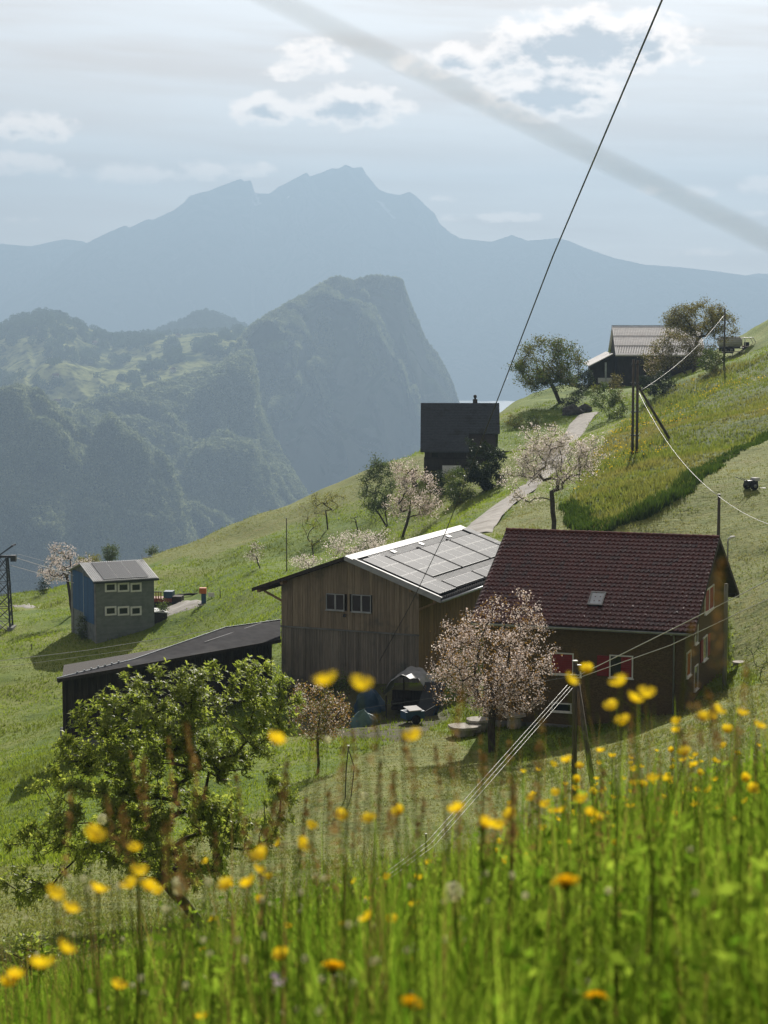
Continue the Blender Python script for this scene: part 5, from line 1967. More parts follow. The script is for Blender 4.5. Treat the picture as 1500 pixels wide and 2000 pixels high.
slab(908, 1412, 107, .95, .8, .55, 'pale stone table top left of the cherry trunk', 'stone_table')
slab(935, 1416, 108, .7, .7, .75, 'pale stone block beside the stone table')
slab(1005, 1400, 108, .7, .5, .8, 'pale stone slab right of the cherry trunk')
mh = hit(1446, 1299, 90)
t = thing('well_cover', 'round pale well cover on the grass right of the farmhouse', 'well cover', mh)
MB().tube([(0, 0, -.3), (0, 0, .12), (0, 0, .13)], [.42, .42, .36], 14).build('ring', M_conc, t)
MB().tube([(0, 0, .13), (0, 0, .2)], [.5, .48], 14).build('lid', M_stone, t)


# tarpaulin lumps and shelter at the barn
def lump(name, label, px, py, y, wpx, hpx, mat, dep=.7, cat='tarp', seed=1):
    k = y / FPX
    c = on_ground(px, y)
    w, h = wpx * k, hpx * k
    V, F = [], []
    nu_, nv_ = 22, 9
    for j in range(nv_ + 1):
        for i in range(nu_):
            a = 2 * math.pi * i / nu_
            f = j / nv_
            n_v = mnoise.noise(Vector((math.cos(a) * 1.7 + seed * 7, math.sin(a) * 1.7, f * 2.5)))
            crease = abs(mnoise.noise(Vector((math.cos(a) * 4 + seed, math.sin(a) * 4, f * 6))))
            r_ = (1 - f ** 2.2) ** .7 * (1 + .35 * n_v - .18 * crease) + .02
            V.append((math.cos(a) * w * r_, math.sin(a) * w * dep * r_, h * f * (1 + .22 * n_v) - .15))
    for j in range(nv_):
        for i in range(nu_):
            F.append((j * nu_ + i, j * nu_ + (i + 1) % nu_, (j + 1) * nu_ + (i + 1) % nu_, (j + 1) * nu_ + i))
    ob = link(name, np_mesh(name, V, F, mat, False), None, c)
    return tag(ob, label, cat)


lump('tarpaulin', 'dark blue tarpaulin heaped against the barn wall', 722, 1370, 121, 32, 50, M_tarpb, seed=2)
lump('tarpaulin', 'teal tarpaulin covering a pile in front of the barn', 712, 1405, 115, 28, 36, M_tarpt, seed=5)
lump('log_heap', 'dark heap of firewood by the barn', 655, 1400, 118, 30, 26, M_dark, seed=9, cat='wood pile')
k = 120 / FPX
tsb = on_ground(795, 119)
t = thing('tarp_shelter', 'arched shelter roofed with grey tarpaulin at the barn corner', 'shelter', tsb, math.radians(-12))
W_t, H_t = 44 * k, P(800, 1318, 119).z - tsb.z
V, F = [], []
na, nl = 16, 7
for j in range(nl + 1):
    for i in range(na + 1):
        a = math.pi * (1 - i / na)
        wob = .12 * mnoise.noise(Vector((i * .5, j * .9, 3)))
        V.append((math.cos(a) * W_t * (1 + wob * .5), j * .45 - .4 + .12 * mnoise.noise(Vector((i * .7, j, 9))), H_t * (.45 + .55 * math.sin(a)) * (1 + wob) if i not in (0, na) else H_t * (.05 if i == na else .5)))
for j in range(nl):
    for i in range(na):
        F.append((j * (na + 1) + i, j * (na + 1) + i + 1, (j + 1) * (na + 1) + i + 1, (j + 1) * (na + 1) + i))
link('tarp', np_mesh('tarp', V, F, M_tarpg, True), t)
MB().box((-W_t * .92, 1.6, -.3), (W_t * .92, 1.7, H_t * .5)).build('back_wall', M_dark, t)
for xx in (-.9, -.1, .85):
    MB().bar((xx * W_t, -.3, -.3), (xx * W_t, -.3, H_t * (.5 if abs(xx) > .5 else .95)), .07).build('post', M_dark, t)
for zz in (.25, .55):
    MB().box((-W_t * .8, .5, zz), (W_t * .75, 1.5, zz + .2)).build('shelf', M_dark, t)
# little blue trailer
cb = on_ground(806, 114.5)
t = thing('handcart', 'small dark blue cart with a pale lid in front of the shelter', 'cart', cb, math.radians(25))
MB().box((-.6, -.4, .3), (.6, .4, .75)).build('body', M_tarpb, t)
MB().prism([(-.4, -.42, .78), (.45, -.42, .78), (.45, .42, .9), (-.4, .42, .9)], (0, 0, .05)).build('lid', M_corr, t)
for sx2 in (-1, 1):
    MB().tube([(0, sx2 * .46, .28), (0, sx2 * .54, .28)], .28, 14).build('wheel', M_rubber, t, True)
MB().bar((.6, 0, .5), (1.5, 0, .9), .06).build('drawbar', M_dsteel, t)
lad = on_ground(830, 118)
t = thing('leaning_panels', 'dark corrugated panels leaning beside the shelter', 'panels', lad, math.radians(-20))
for q in range(4):
    MB().prism([(-.5 + q * .06, -.6 + q * .12, -.2), (.6 + q * .06, -.6 + q * .12, -.2), (.9 + q * .06, .6 + q * .08, 1.9), (-.2 + q * .06, .6 + q * .08, 1.9)], (0, .03, .03)).build('panel', M_tarpb if q % 2 else M_dsteel, t)


def wheel(parent, x, y, z, r, w, mat=M_rubber):
    o_ = MB().tube([(x, y - w / 2, z), (x, y + w / 2, z)], r, 16).build('wheel', mat, parent, True)
    MB().tube([(x, y - w / 2 - .02, z), (x, y + w / 2 + .02, z)], r * .5, 10).build('rim', M_steel, o_, True)
    return o_


# tank trailer and cab at the top of the hill
tb = hit(1437, 690, 200)
vt = thing('farm_truck', 'old open cab farm truck with a slatted tank at the hill top', 'truck', tb, math.radians(8))
s_ = tb.y / FPX
zt = .0
MB().box((-3.0, -.8, .75), (2.2, .8, .92)).build('chassis', M_dsteel, vt)
tk = MB().tube([(-2.9, 0, 1.75), (-2.6, 0, 1.75), (.6, 0, 1.75), (.9, 0, 1.75)], [.55, .85, .85, .55], 18).build('tank', M_corr, vt, True)
for q in range(16):
    a = 2 * math.pi * q / 16
    MB().bar((-2.6, math.cos(a) * .87, 1.75 + math.sin(a) * .87), (.6, math.cos(a) * .87, 1.75 + math.sin(a) * .87), .12, .05).build('slat', M_stone, tk)
MB().tube([(-.6, 0, 2.5), (-.6, 0, 2.8)], .2, 10).build('filler', M_dsteel, tk)
for (x, z) in ((-2.0, .5), (-1.0, .5), (2.3, .55)):
    for sy2 in (-1, 1):
        wheel(vt, x, sy2 * .8, z, .52, .3)
cbm = MB()
for (a, b_) in (((1.3, 0, 1.0), (1.2, 0, 2.4)), ((1.2, 0, 2.4), (2.6, 0, 2.4)), ((2.6, 0, 2.4), (3.2, 0, 1.35)), ((1.3, 0, 1.05), (3.2, 0, 1.3))):
    for sy2 in (-.75, .75):
        cbm.bar((a[0], sy2, a[2]), (b_[0], sy2, b_[2]), .1)
cbm.bar((1.2, -.75, 2.4), (1.2, .75, 2.4), .1).bar((2.6, -.75, 2.4), (2.6, .75, 2.4), .1)
cbm.box((1.15, -.82, 2.42), (2.7, .82, 2.5))
cbm.build('cab', M_white, vt)
MB().box((1.3, -.75, .6), (3.3, .75, 1.2)).build('bonnet', M_rust, vt)
MB().box((1.5, -.6, 1.2), (2.0, .6, 1.75)).build('seat', M_rubber, vt)
tbl = hit(1425, 694, 200)
tt_ = thing('plank_trestle', 'plank laid on two thin stakes below the farm truck', 'trestle', tbl - Vector((0, 3, 0)), 0)
dz_ = P(1425, 691, tbl.y - 3).z - (tbl.z)
MB().box((-2.4, -.2, dz_ + .3), (1.9, .2, dz_ + .4)).build('plank', M_stone, tt_)
for xx in (-.1, 1.0):
    MB().bar((xx + .3, 0, -2.5), (xx, 0, dz_ + .3), .07).build('stake', M_dark, tt_)

# red carrier by the station
rb0 = on_ground(314, 205)
rt_ = thing('tracked_carrier', 'rust red carrier with blue crate parked behind the station', 'carrier', rb0, math.radians(-6))
MB().box((-2.2, -.8, .55), (1.2, .8, 1.05)).build('bed', M_rust, rt_)
MB().box((.3, -.6, 1.06), (1.25, .6, 1.75)).build('crate', M_tarpb, rt_)
for q in range(6):
    MB().box((-1.3 + q * .26, -.82, 1.05), (-1.16 + q * .26, -.76, 1.7)).build('slat', M_yel, rt_)
MB().box((-1.4, -.83, 1.68), (.2, -.75, 1.78)).build('rail', M_dsteel, rt_)
MB().box((1.2, -.7, .5), (2.2, .7, 1.25)).build('engine_hood', M_dbrown, rt_)
for sy2 in (-.75, .75):
    pts = [(-1.9 + 3.6 * f, 0) for f in (0, 1)]
    ring = [(1.75 + .32 * math.cos(a), .34 + .32 * math.sin(a)) for a in np.linspace(-math.pi / 2, math.pi / 2, 7)] + [(-1.75 + .32 * math.cos(a), .34 + .32 * math.sin(a)) for a in np.linspace(math.pi / 2, 1.5 * math.pi, 7)]
    MB().prism([(x_, sy2 - .16, z_) for x_, z_ in ring], (0, .32, 0)).build('track', M_rubber, rt_)
pbx = hit(398, 1180, 120)
t = thing('post_box', 'blue pillar with an orange top at the end of the gravel yard', 'post box', pbx)
MB().box((-.22, -.2, -.2), (.22, .2, 1.05)).build('body', M_tarpb, t)
MB().box((-.4, -.25, 1.05), (.26, .25, 1.6)).build('top', M_orangep, t)
MB().box((-.5, -.4, -.3), (.5, .4, .06)).build('plinth', M_conc, t)
sgn = hit(413, 1168, 120)
t = thing('notice_board', 'tiny white sign right of the orange topped pillar', 'sign', sgn)
MB().bar((0, 0, -.2), (0, 0, .3), .06).build('stake', M_pole, t)
MB().box((-.3, -.05, .1), (.3, -.02, .52)).build('board', M_white, t)
lg = hit(376, 1164, 120)
tag(MB().tube([(-1.7, 0, .05), (-.4, .2, .14), (.7, .3, .12), (2.0, .5, .35)], [.1, .12, .12, .08], 8).build('log', M_dark, None, True, loc=lg), 'dark log lying on the grass left of the post box', 'log')
# walk-behind mower on the mown field
mb0 = hit(1466, 957, 90)
t = thing('motor_mower', 'grey two wheeled motor mower left on the mown field', 'mower', mb0, math.radians(30))
MB().box((-.5, -.25, .35), (.55, .25, .75)).build('engine', M_dsteel, t)
MB().box((.2, -.3, .7), (.7, .3, .95)).build('hood', M_corr, t)
for sy2 in (-.45, .45):
    wheel(t, .0, sy2, .32, .32, .25)
MB().tube([(-.4, -.2, .7), (-1.3, -.3, 1.05)], .03, 6).tube([(-.4, .2, .7), (-1.3, .3, 1.05)], .03, 6).build('handlebar', M_steel, t)
MB().box((.7, -.9, .05), (.9, .9, .16)).build('cutter_bar', M_steel, t)
# rock bank under the ash tree
for (px, py, y, w, h, lab) in ((1118, 792, 286, 20, 22, 'dark rock bank beneath the ash tree by the track'), (1142, 780, 288, 16, 18, 'smaller dark rock beside the track under the lean-to')):
    lump('rock_bank', lab, px, py, y, w, h, mat_noise('dark_rock', (.10, .095, .085), (.05, .048, .044), 2, .9, .2, .6), .6, 'rock', px)
# far farmhouses on the plateau and along the far shore
M_fw = mat_noise('far_wall', (.62, .58, .52), (.52, .48, .43), .3, .8, .2)
M_fr = mat_noise('far_roof', (.20, .09, .06), (.15, .07, .05), .3, .8, .2)
V_, q_, t_ = plat_grid
rr = random.Random(12)
n_f = 0
far_me = (MB().box((-7, -5, -3), (7, 5, 6)).mesh('wall', M_fw), MB().prism([(-8, -6, 5.5), (-8, 6, 5.5), (-8, 0, 11)], (16, 0, 0)).mesh('roof', M_fr))


def far_house(p, label, grp_, s=1.0):
    t = thing('distant_house', label, 'house', p, rr.uniform(0, 3), grp_)
    t.scale = (s, s, s)
    link('wall', far_me[0], t)
    link('roof', far_me[1], t)


for (px, py) in ((22, 805), (60, 793), (78, 800), (110, 790), (108, 738), (12, 846), (185, 672), (348, 658), (336, 725), (180, 790)):
    i = int(np.clip(np.searchsorted(q_, px), 0, len(q_) - 1))
    col_ = V_[:, i]
    cx_, cyy = to_px(col_[:, 0], col_[:, 1], col_[:, 2])
    j = int(np.argmin(np.abs(cyy - py)))
    far_house(Vector(col_[j]), 'tiny pale farmhouse on the distant meadow plateau', 'farmhouses on the plateau')
for q in range(16):
    px = rr.uniform(894, 1000)
    yy = rr.uniform(14350, 14700)
    p = P(px, 767, 14400)
    far_house(Vector((p.x, yy, LAKE_Z + 6 + (yy - 14300) * .1)), 'speck of a house on the far lake shore', 'houses on the far shore', rr.uniform(1.5, 3))

# ------------------------------------------------------------------ grass of the hillside
M_glush = mat_leaf('turf_blades', (.110, .170, .016), (.225, .275, .040), .6, gloss=.02, scale3=.06, c3=(.115, .145, .026))
M_gmown = mat_leaf('mown_blades', (.22, .225, .070), (.155, .20, .048), .45, gloss=.02, scale3=.08, c3=(.25, .235, .09))
M_gmead = mat_leaf('meadow_blades', (.105, .150, .025), (.205, .225, .058), .55, gloss=.02, scale3=.05, c3=(.20, .185, .07))
M_gold = mat_leaf('meadow_gold', (.62, .40, .015), (.75, .52, .03), .4, gloss=0)


def tufts(name, n, ylo, yhi, keep, hgt, wid, mat, blades, label, seed, lean=.5, patch=None, umax=.27):
    rg = np.random.default_rng(seed)
    u = rg.uniform(-umax, umax, n)
    v = rg.uniform(math.log(ylo + YO), math.log(yhi + YO), n)
    y = np.exp(v) - YO
    x = u * (y + YO)
    z = ground_np(x, y)
    k = keep(x, y, z)
    x, y, z = x[k], y[k], z[k]
    n = len(x)
    Vs = []
    for b_ in range(blades):
        a = rg.uniform(0, 2 * math.pi, n)
        h = hgt[0] + (hgt[1] - hgt[0]) * rg.random(n)
        if patch is not None:
            h = h * patch(x, y)
        w = wid * (1 + y / 130) * rg.uniform(.7, 1.3, n) * .5
        ox, oy = rg.normal(size=n) * .10 * (1 + y / 200), rg.normal(size=n) * .10 * (1 + y / 200)
        lx, ly = rg.normal(size=n) * lean * h, rg.normal(size=n) * lean * h
        p0 = np.stack([x + ox - np.cos(a) * w, y + oy - np.sin(a) * w, z - .03], 1)
        p1 = np.stack([x + ox + np.cos(a) * w, y + oy + np.sin(a) * w, z - .03], 1)
        p2 = np.stack([x + ox + lx, y + oy + ly, z + h], 1)
        Vs.append(np.stack([p0, p1, p2], 1).reshape(-1, 3))
    V = np.concatenate(Vs)
    F = np.arange(len(V)).reshape(-1, 3)
    ob = link(name, np_mesh(name, V, F, mat))
    return tag(ob, label, 'grass', kind='stuff')


road_pts = np.array([(p.x, p.y) for p in rp])
YARD = [[(295, 1208), (316, 1178), (350, 1170), (408, 1170), (408, 1184), (360, 1200), (320, 1210)], [(20, 1182), (58, 1175), (82, 1188), (50, 1192)]]


def off_track(x, y):
    d = np.full(len(x), 1e9)
    for a, b_ in zip(road_pts, road_pts[1:]):
        ab = b_ - a
        t = np.clip(((x - a[0]) * ab[0] + (y - a[1]) * ab[1]) / (ab @ ab), 0, 1)
        d = np.minimum(d, np.hypot(x - a[0] - t * ab[0], y - a[1] - t * ab[1]))
    ok = d > 1.55
    px, py = to_px(x, y, smooth_ground(x, y))
    for pl in YARD:
        ok &= ~in_poly(px, py, pl)
    ok &= ~(in_poly(px, py, BARE) & (y > 100) & (y < 130) & (vnoise(x * 2, y * 2, 4) < .2))
    return ok


def k_lush(x, y, z):
    a, b_ = masks(x, y, z)
    return ~a & ~b_ & off_track(x, y)


def k_mown(x, y, z):
    a, b_ = masks(x, y, z)
    return b_ & off_track(x, y)


def k_mead(x, y, z):
    return masks(x, y, z)[0] & off_track(x, y)


def patchy(x, y):
    return np.clip(.75 + 1.3 * fbm(x / 7, y / 7, 3, 33), .35, 1.7)


tufts('hillside_grass', 200000, 40, 300, k_lush, (.10, .26), .045, M_glush, 3, 'lush short green grass of the hillside pasture', 3, .45, patchy)
tufts('mown_grass', 190000, 40, 260, k_mown, (.05, .13), .04, M_gmown, 3, 'pale freshly mown grass of bank and field', 5, .9, patchy)
tufts('meadow_grass', 150000, 140, 340, k_mead, (.28, .6), .05, M_gmead, 3, 'tall uncut meadow grass on the upper slope', 7, .3, patchy, .3)


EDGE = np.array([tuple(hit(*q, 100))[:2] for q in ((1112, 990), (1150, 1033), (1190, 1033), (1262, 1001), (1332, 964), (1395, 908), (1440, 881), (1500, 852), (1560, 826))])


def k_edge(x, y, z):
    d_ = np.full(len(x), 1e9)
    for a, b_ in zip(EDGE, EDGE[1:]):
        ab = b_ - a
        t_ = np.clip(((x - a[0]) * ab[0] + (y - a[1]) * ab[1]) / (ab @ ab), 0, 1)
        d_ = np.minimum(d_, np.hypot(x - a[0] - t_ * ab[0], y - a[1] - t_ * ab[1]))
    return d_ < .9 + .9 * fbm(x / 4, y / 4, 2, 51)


M_gdeep = mat_leaf('shaded_rank_grass', (.035, .075, .010), (.080, .125, .020), .35, gloss=.02)  # shaded side of the tall meadow edge, put into a darker blade colour
tufts('shaded_grass_strip', 260000, 130, 230, k_edge, (.35, .75), .06, M_gdeep, 3, 'rank grass strip coloured dark for the shaded lower meadow edge', 9, .25, patchy, .26)


def gold_patch(x, y, z):
    return k_mead(x, y, z) & (fbm(x / 11 + 3, y / 16, 3, 61) > .12)


rg = np.random.default_rng(77)
u = rg.uniform(-.05, .3, 60000)
y_ = np.exp(rg.uniform(math.log(150), math.log(350), 60000)) - YO
x_ = u * (y_ + YO)
z_ = ground_np(x_, y_)
kk = gold_patch(x_, y_, z_) & (rg.random(60000) < .45)
C = np.stack([x_, y_, z_ + rg.uniform(.45, .8, 60000)], 1)[kk]
V, F = leaf_quads(C, .13, rg, .3, .8)
tag(link('meadow_buttercups', np_mesh('meadow_buttercups', V, F, M_gold)), 'golden buttercup patches in the upper meadow', 'flowers', kind='stuff')

# ------------------------------------------------------------------ flowering bank close to the camera
M_fgb = mat_leaf('foreground_blade', (.080, .170, .014), (.260, .345, .055), .64, gloss=0)
M_stem = mat_leaf('flower_stem', (.085, .120, .025), (.115, .145, .035), .35, gloss=0)
M_seed = mat_leaf('brown_seed', (.19, .105, .06), (.27, .175, .085), .45, gloss=0)
M_petal = mat_leaf('buttercup_petal', (.82, .55, .010), (.90, .64, .02), .45, gloss=.05, tint=(1.1, 1.1, .9))
M_dand = mat_leaf('dandelion_ray', (.88, .56, .010), (.92, .64, .015), .5, gloss=0, tint=(1.1, 1.1, .9))
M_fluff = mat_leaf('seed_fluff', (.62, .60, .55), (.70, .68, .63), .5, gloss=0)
M_violet = mat_leaf('violet_petal', (.34, .26, .58), (.45, .36, .66), .45, gloss=0)


def near_z(x, y):
    return ground_np(np.atleast_1d(np.asarray(x, float)), np.atleast_1d(np.asarray(y, float)))


def blades(name, n, ylo, yhi, hgt, wid, mat, label, seed, seg=5, bend=.5, right=0):
    rg = np.random.default_rng(seed)
    y = np.exp(rg.uniform(math.log(ylo), math.log(yhi), n))
    x = rg.uniform(-1, 1, n) * (.215 * y + .55)
    if right:
        k = rg.random(n) < np.clip(.35 + .65 * (x / (.2 * y) + .35), .12, 1)
        x, y = x[k], y[k]
        n = len(x)
    z = near_z(x, y) - .02
    h = rg.uniform(hgt[0], hgt[1], n) * np.clip(.85 + .9 * fbm(x / .35, y / .35, 2, 9), .4, 1.5)
    a = rg.uniform(0, 2 * math.pi, n)
    bd = np.clip(rg.normal(size=n), -1.4, 1.4) * bend * h
    bx_, by_ = np.cos(a), np.sin(a)
    sx_, sy_ = -by_, bx_
    w = wid * rg.uniform(.6, 1.4, n) * .5
    rows_ = []
    for j in range(seg + 1):
        f = j / seg
        ww = w * (1 - f ** 1.8) + .0003
        cx_, cy_ = x + bx_ * bd * f ** 2, y + by_ * bd * f ** 2
        cz_ = z + h * (f - .18 * np.abs(bd / h) * f ** 2)
        rows_.append(np.stack([cx_ - sx_ * ww, cy_ - sy_ * ww, cz_], 1))
        rows_.append(np.stack([cx_ + sx_ * ww, cy_ + sy_ * ww, cz_], 1))
    V = np.stack(rows_, 1)            # n, 2(seg+1), 3
    m_ = 2 * (seg + 1)
    i0 = (np.arange(n) * m_)[:, None]
    F = np.concatenate([np.stack([i0 + 2 * j, i0 + 2 * j + 1, i0 + 2 * j + 3, i0 + 2 * j + 2], -1) for j in range(seg)], 1).reshape(-1, 4)
    return tag(link(name, np_mesh(name, V.reshape(-1, 3), F, mat, True)), label, 'grass', kind='stuff')


blades('foreground_grass', 30000, 2.3, 15, (.18, .46), .0048, M_fgb, 'blurred green meadow grass along the bottom of the picture', 21, right=0, bend=.7)
blades('foreground_grass_right', 19000, 2.4, 11, (.32, .58), .0058, M_fgb, 'long juicy grass blades at the lower right', 22, right=1, bend=.65)
blades('foreground_thatch', 1600, 2.8, 13, (.3, .7), .0028, M_seed, 'thin dry grass stalks between the flowers', 23, bend=.3)
blades('bank_grass', 42000, 12, 46, (.18, .42), .016, M_fgb, 'green grass of the bank falling away behind the flowers', 24, seg=2, bend=.4)

rg = np.random.default_rng(91)
n_h = 15000
hy = np.exp(rg.uniform(math.log(2.4), math.log(13), n_h))
hx = rg.uniform(-1, 1, n_h) * (.215 * hy + .5)
hz_ = near_z(hx, hy) + rg.uniform(.04, .42, n_h) * np.clip(.8 + fbm(hx / .4, hy / .4, 2, 19), .3, 1.3)
V, F = leaf_quads(np.stack([hx, hy, hz_], 1), .03, rg, .5, .5)
tag(link('foreground_herbs', np_mesh('foreground_herbs', V, F, M_fgb)), 'small broad herb leaves mixed into the foreground grass', 'herbs', kind='stuff')

# buttercup: five cupped petals round a boss
pv_, pf_ = [], []
for p5 in range(5):
    a0 = 2 * math.pi * p5 / 5
    ca, sa = math.cos(a0), math.sin(a0)
    i0 = len(pv_)
    for (r_, w_, z_p) in ((.002, .0015, 0), (.006, .0055, .0015), (.0105, .0075, .0055), (.0135, .0048, .0105)):
        for s_ in (-1, 0, 1):
            lx, ly = r_, s_ * w_
            pv_.append((lx * ca - ly * sa, lx * sa + ly * ca, z_p + (.0014 if s_ else 0)))
    for r_ in range(3):
        for c_ in range(2):
            q = i0 + r_ * 3 + c_
            pf_.append((q, q + 1, q + 4, q + 3))
me_petal = np_mesh('petals', pv_, pf_, M_petal, True)
me_boss = MB().tube([(0, 0, 0), (0, 0, .003), (0, 0, .0055)], [.0035, .0042, .002], 8).mesh('boss', M_dand, True)
# dandelion: a dome of narrow rays on a green cup
rg = np.random.default_rng(5)
dv, df = [], []
for k in range(110):
    a, e = rg.uniform(0, 2 * math.pi), rg.uniform(.05, 1.35)
    L_ = .021 * (1 - .25 * e)
    d = np.array([math.cos(a) * math.cos(e), math.sin(a) * math.cos(e), math.sin(e) * .75])
    s_ = np.array([-math.sin(a), math.cos(a), 0]) * .0016
    i0 = len(dv)
    c = d * .003
    dv += [c - s_, c + s_, d * L_ + s_, d * L_ - s_]
    df.append((i0, i0 + 1, i0 + 2, i0 + 3))
me_dand = np_mesh('rays', np.array(dv), df, M_dand)
me_cup = MB().tube([(0, 0, -.012), (0, 0, -.004), (0, 0, .002)], [.004, .009, .008], 8).mesh('cup', M_stem, True)
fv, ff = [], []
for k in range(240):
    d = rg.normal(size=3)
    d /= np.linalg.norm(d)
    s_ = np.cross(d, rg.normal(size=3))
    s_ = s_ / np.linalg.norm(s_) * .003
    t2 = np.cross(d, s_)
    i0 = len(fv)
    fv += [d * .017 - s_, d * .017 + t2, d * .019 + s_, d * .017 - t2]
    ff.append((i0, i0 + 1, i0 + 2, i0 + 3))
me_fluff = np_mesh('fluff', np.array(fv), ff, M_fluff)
rf_ = random.Random(31)


def stem_to(t, top, r=.0014, lean=None):
    """thin bent stem from the ground up to the flower (top is in the thing's own axes)"""
    mid_ = Vector((top.x * .25 + rf_.uniform(-.02, .02), top.y * .25, top.z * .55))
    MB().tube([(0, 0, -.03), tuple(mid_ * .5), tuple(mid_), tuple(mid_.lerp(top, .6)), tuple(top)], [r * 1.5, r * 1.3, r * 1.1, r, r], 5).build('stem', M_stem, t, True)


def flower(px, py, d, kind='buttercup', label=None):
    size = {'buttercup': .026, 'dandelion': .040, 'clock': .038, 'violet': .022, 'white': .014}[kind]
    y = size * FPX / d
    y = max(1.7, min(y, 11))
    p = P(px, py, y)
    gx, gy = p.x + rf_.uniform(-.05, .05), p.y + rf_.uniform(-.04, .06)
    gz = float(near_z(gx, gy)[0])
    b0 = Vector((gx, gy, gz))
    nm, cat, lab, grp_ = {'buttercup': ('buttercup', 'buttercup', 'yellow buttercup on a thin stem in the blurred foreground', 'buttercups in the foreground'),
                          'dandelion': ('dandelion', 'dandelion', 'large deep yellow dandelion low in the foreground', 'dandelions'),
                          'clock': ('dandelion_clock', 'dandelion', 'white dandelion clock in the foreground', 'dandelion clocks'),
                          'violet': ('meadow_flower', 'flower', 'small violet flower deep in the foreground grass', 'violet flowers'),
                          'white': ('bokeh_speck', 'flower', 'tiny white speck standing for a bokeh glint in the foreground grass', 'white glint specks')}[kind]
    t = thing(nm, label or lab, cat, b0, 0, None if label else grp_)
    top = p - b0
    stem_to(t, top, .0012 if kind != 'dandelion' else .0022)
    rot = (rf_.gauss(0, .38) - .1, rf_.gauss(0, .38), rf_.uniform(0, 6.3))
    if kind == 'buttercup':
        s = rf_.uniform(.92, 1.12)
        h_ = link('petals', me_petal, t, top, rot, s)
        link('boss', me_boss, h_)
    elif kind == 'dandelion':
        h_ = link('rays', me_dand, t, top, (rot[0] * .5, rot[1] * .5, rot[2]))
        link('cup', me_cup, h_)
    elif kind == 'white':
        link('glint_specks', me_fluff, t, top, rot, .36)
    elif kind == 'clock':
        link('fluff', me_fluff, t, top, rot)
    else:
        m_ = link('petals', bpy.data.meshes.get('violet_petals') or violet_mesh(), t, top, rot, .8)
    return t


def violet_mesh():
    m_ = me_petal.copy()
    m_.name = 'violet_petals'
    m_.materials.clear()
    m_.materials.append(M_violet)
    return m_


FL = [(1112, 1332, 32), (1146, 1311, 27), (1212, 1338, 35), (1236, 1369, 34), (1262, 1361, 35), (1195, 1384, 30), (1218, 1413, 31),
      (1400, 1390, 28), (1372, 1405, 27), (1388, 1402, 24), (1448, 1396, 26), (1482, 1421, 26), (1420, 1428, 20), (1338, 1473, 26), (1356, 1496, 18), (1172, 1469, 18), (1108, 1488, 24),
      (895, 1585, 33), (1085, 1552, 21), (665, 1598, 27), (720, 1604, 30), (780, 1587, 26), (607, 1617, 25), (585, 1652, 31), (510, 1676, 36), (545, 1650, 19), (505, 1703, 28),
      (527, 1716, 20), (180, 1637, 40), (262, 1661, 31), (190, 1742, 35), (135, 1780, 35), (103, 1752, 40), (272, 1708, 36), (256, 1733, 34), (288, 1738, 34), (312, 1745, 25),
      (444, 1733, 34), (488, 1729, 32), (125, 1858, 42), (30, 1910, 34), (80, 1890, 45), (12, 1925, 34), (230, 1930, 32), (550, 1870, 31), (720, 1795, 32), (765, 1800, 26),
      (948, 1614, 34), (970, 1618, 30), (1000, 1595, 27), (1062, 1576, 24), (1040, 1561, 22), (1135, 1566, 27), (1152, 1592, 24), (1080, 1588, 22), (1098, 1586, 22), (1275, 1525, 25),
      (1302, 1524, 22), (1250, 1531, 18), (1385, 1546, 17), (1472, 1541, 21), (1456, 1521, 20), (1322, 1690 - 260, 22), (810, 1770, 24), (395, 1990, 30), (1205, 1650, 18), (1322, 1413, 22),
      (745, 1850, 20), (775, 1875, 18), (790, 1830, 18), (770, 1838, 17), (800, 1812, 18), (760, 1862, 17), (1170, 1600, 20), (985, 1685, 17), (1130, 1660, 17), (1110, 1648, 18), (1145, 1664, 16), (1290, 1700, 16),
      (1355, 1575, 15), (1430, 1600, 17)]
flower(638, 1337, 48, label='leftmost of the two large blurred buttercups before the barn')
flower(703, 1345, 45, label='right of the two large blurred buttercups before the barn')
flower(537, 1450, 37, label='single blurred buttercup in front of the bronze leaved tree')
flower(808, 1445, 37, label='single blurred buttercup left of the stone table')
UNIQ = ['buttercup at the very top of the braced pole', 'buttercup just above and right of the braced pole top', 'buttercup below the right shuttered window of the farmhouse',
        'left flower of the close buttercup pair before the farmhouse wall', 'right flower of the close buttercup pair before the farmhouse wall',
        'buttercup left below the close pair before the farmhouse wall', 'lowest buttercup of the cluster before the farmhouse wall']


def where(px, py):
    """label and group of a buttercup by what it is seen in front of"""
    if px < 420:
        return 'yellow buttercup in front of the walnut tree foot at the left' if py < 1800 else 'yellow buttercup in the lower left corner'
    if px < 900:
        return 'yellow buttercup before the mown bank in the middle' if py < 1700 else 'yellow buttercup low in the middle foreground grass'
    if py < 1450:
        return 'yellow buttercup high at the right edge before the sunny bank'
    return 'yellow buttercup in the dense flowers right of the three wires' if px < 1200 else 'yellow buttercup among tall grass at the right'


def butter(px, py, d):
    lab = where(px, py)
    o_ = flower(px, py, d, label=lab)
    o_['group'] = 'buttercups: ' + lab[17:]


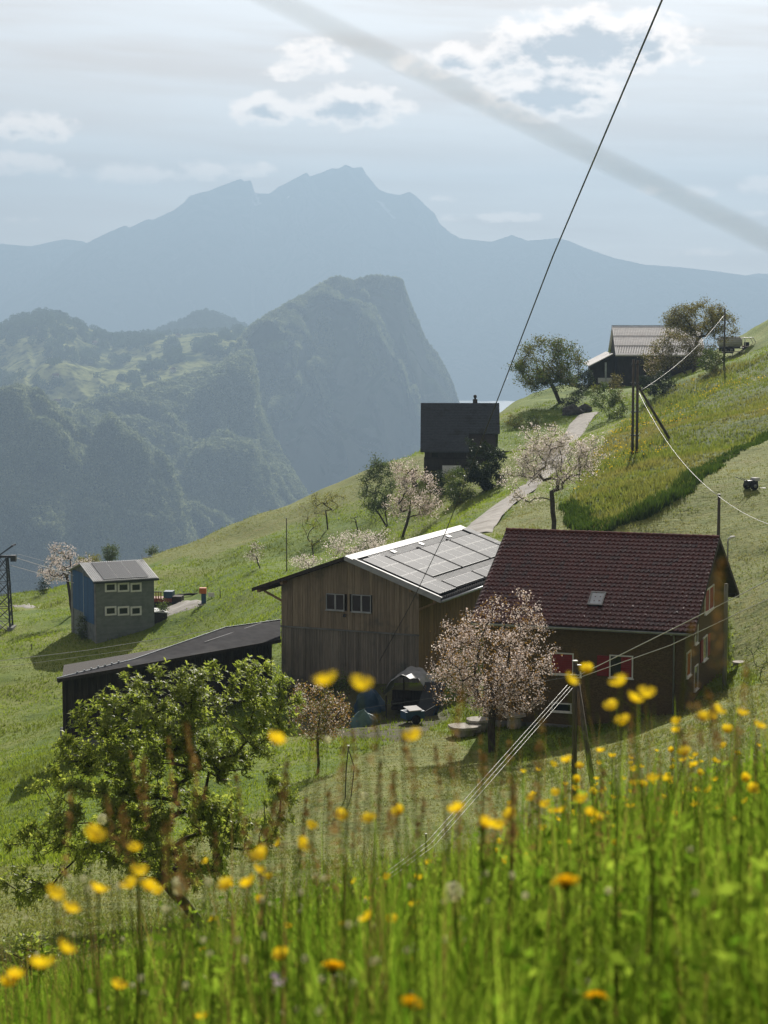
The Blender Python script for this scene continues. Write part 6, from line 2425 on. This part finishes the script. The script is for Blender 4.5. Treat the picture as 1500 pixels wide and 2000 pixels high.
for k, f in enumerate(FL):
    if k < 7:
        flower(*f, label=UNIQ[k])
    else:
        butter(*f)
for k in range(130):
    px = rf_.triangular(860, 1520, 1250)
    butter(px, rf_.uniform(1490, 1700) - (px - 1100) * .13, rf_.uniform(10, 17))
for k in range(24):
    butter(rf_.uniform(380, 900), rf_.uniform(1640, 1900), rf_.uniform(12, 22))
for (px, py, d, lab) in ((1105, 1725, 60, 'large dandelion seen from the side in the right half'), (650, 1890, 52, 'large dandelion low in the middle beside a white clock'),
                         (1165, 1950, 54, 'large dandelion at the bottom right'), (805, 1962, 56, 'large dandelion at the bottom edge in the middle')):
    flower(px, py, d, 'dandelion', lab)
for (px, py, d, lab) in ((350, 1730, 36, 'white dandelion clock below the walnut trunk'), (885, 1742, 40, 'white dandelion clock left of the side-on dandelion'), (200, 1600, 22, 'small white clock before the left of the walnut crown'),
                         (660, 1915, 36, 'white dandelion clock touching the low middle dandelion'), (712, 1556, 18, 'small white clock before the mown bank'), (640, 1445, 16, 'tiny white clock before the bronze leaved tree')):
    flower(px, py, d, 'clock', lab)
for k in range(110):  # white specks on stems, added for the bright bokeh glints in the grass
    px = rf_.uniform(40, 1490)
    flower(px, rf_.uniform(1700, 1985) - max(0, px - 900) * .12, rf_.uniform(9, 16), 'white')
for (px, py, d) in ((550, 1925, 26), (538, 1912, 24), (808, 1852, 18), (816, 1862, 18)):
    flower(px, py, d, 'violet')


# brown seed heads of sorrel and grasses
def seed_mesh(seed, L_=.16, n=70):
    r_ = random.Random(seed)
    V, F = [], []
    for k in range(n):
        f = r_.random()
        a = r_.uniform(0, 6.28)
        w = .011 * (1 - f * .75) * r_.uniform(.4, 1)
        c = Vector((math.cos(a) * w, math.sin(a) * w, -L_ * (1 - f)))
        s_ = r_.uniform(.003, .0055)
        d = Vector((r_.gauss(0, 1), r_.gauss(0, 1), r_.gauss(0, 1))).normalized()
        e = d.orthogonal().normalized()
        i0 = len(V)
        V += [tuple(c - d * s_), tuple(c + e * s_ * .7), tuple(c + d * s_), tuple(c - e * s_ * .7)]
        F.append((i0, i0 + 1, i0 + 2, i0 + 3))
    return np_mesh('seed_head', V, F, M_seed)


heads = [seed_mesh(k, L) for k, L in enumerate((.14, .18, .22, .12))]
ST = [(905, 1340, 3.0), (880, 1470, 3.4), (1000, 1395, 3.6), (770, 1500, 3.2), (560, 1480, 3.0), (460, 1510, 3.5), (140, 1540, 3.2), (280, 1470, 3.4), (735, 1390, 2.8), (700, 1500, 4), (1230, 1390, 3.4),
      (1380, 1340, 3.0), (1410, 1080, 2.3), (1350, 1215, 2.6), (1460, 1290, 3), (1330, 1420, 3.6), (830, 1560, 4), (945, 1470, 3.8), (1060, 1400, 3.2), (640, 1540, 4), (500, 1600, 4), (380, 1560, 3.4), (330, 1600, 3.8),
      (850, 1450, 4.2), (690, 1420, 3.6), (1180, 1500, 4), (1290, 1470, 4.4), (1100, 1520, 4.6), (240, 1560, 3.2), (600, 1580, 4.4), (1440, 1420, 3.8), (540, 1560, 4.6), (420, 1620, 4.4), (980, 1520, 4.6), (760, 1580, 5)]
rs_ = random.Random(8)
ST += [(rs_.uniform(150, 1050), rs_.uniform(1400, 1640), rs_.uniform(2.6, 5)) for _ in range(20)]
for k, (px, py, y) in enumerate(ST):
    p = P(px, py, y)
    g_ = Vector((p.x + rf_.uniform(-.06, .06), y + rf_.uniform(-.05, .05), 0))
    g_.z = float(near_z(g_.x, g_.y)[0])
    t = thing('sorrel_stalk', 'thin stalk with brown seed head blurred in the foreground', 'sorrel', g_, 0, 'seed stalks in the foreground')
    top = p - g_
    stem_to(t, top, .0013)
    link('seed_head', heads[k % 4], t, top, (rf_.uniform(-.2, .2), rf_.uniform(-.2, .2), rf_.uniform(0, 6)))
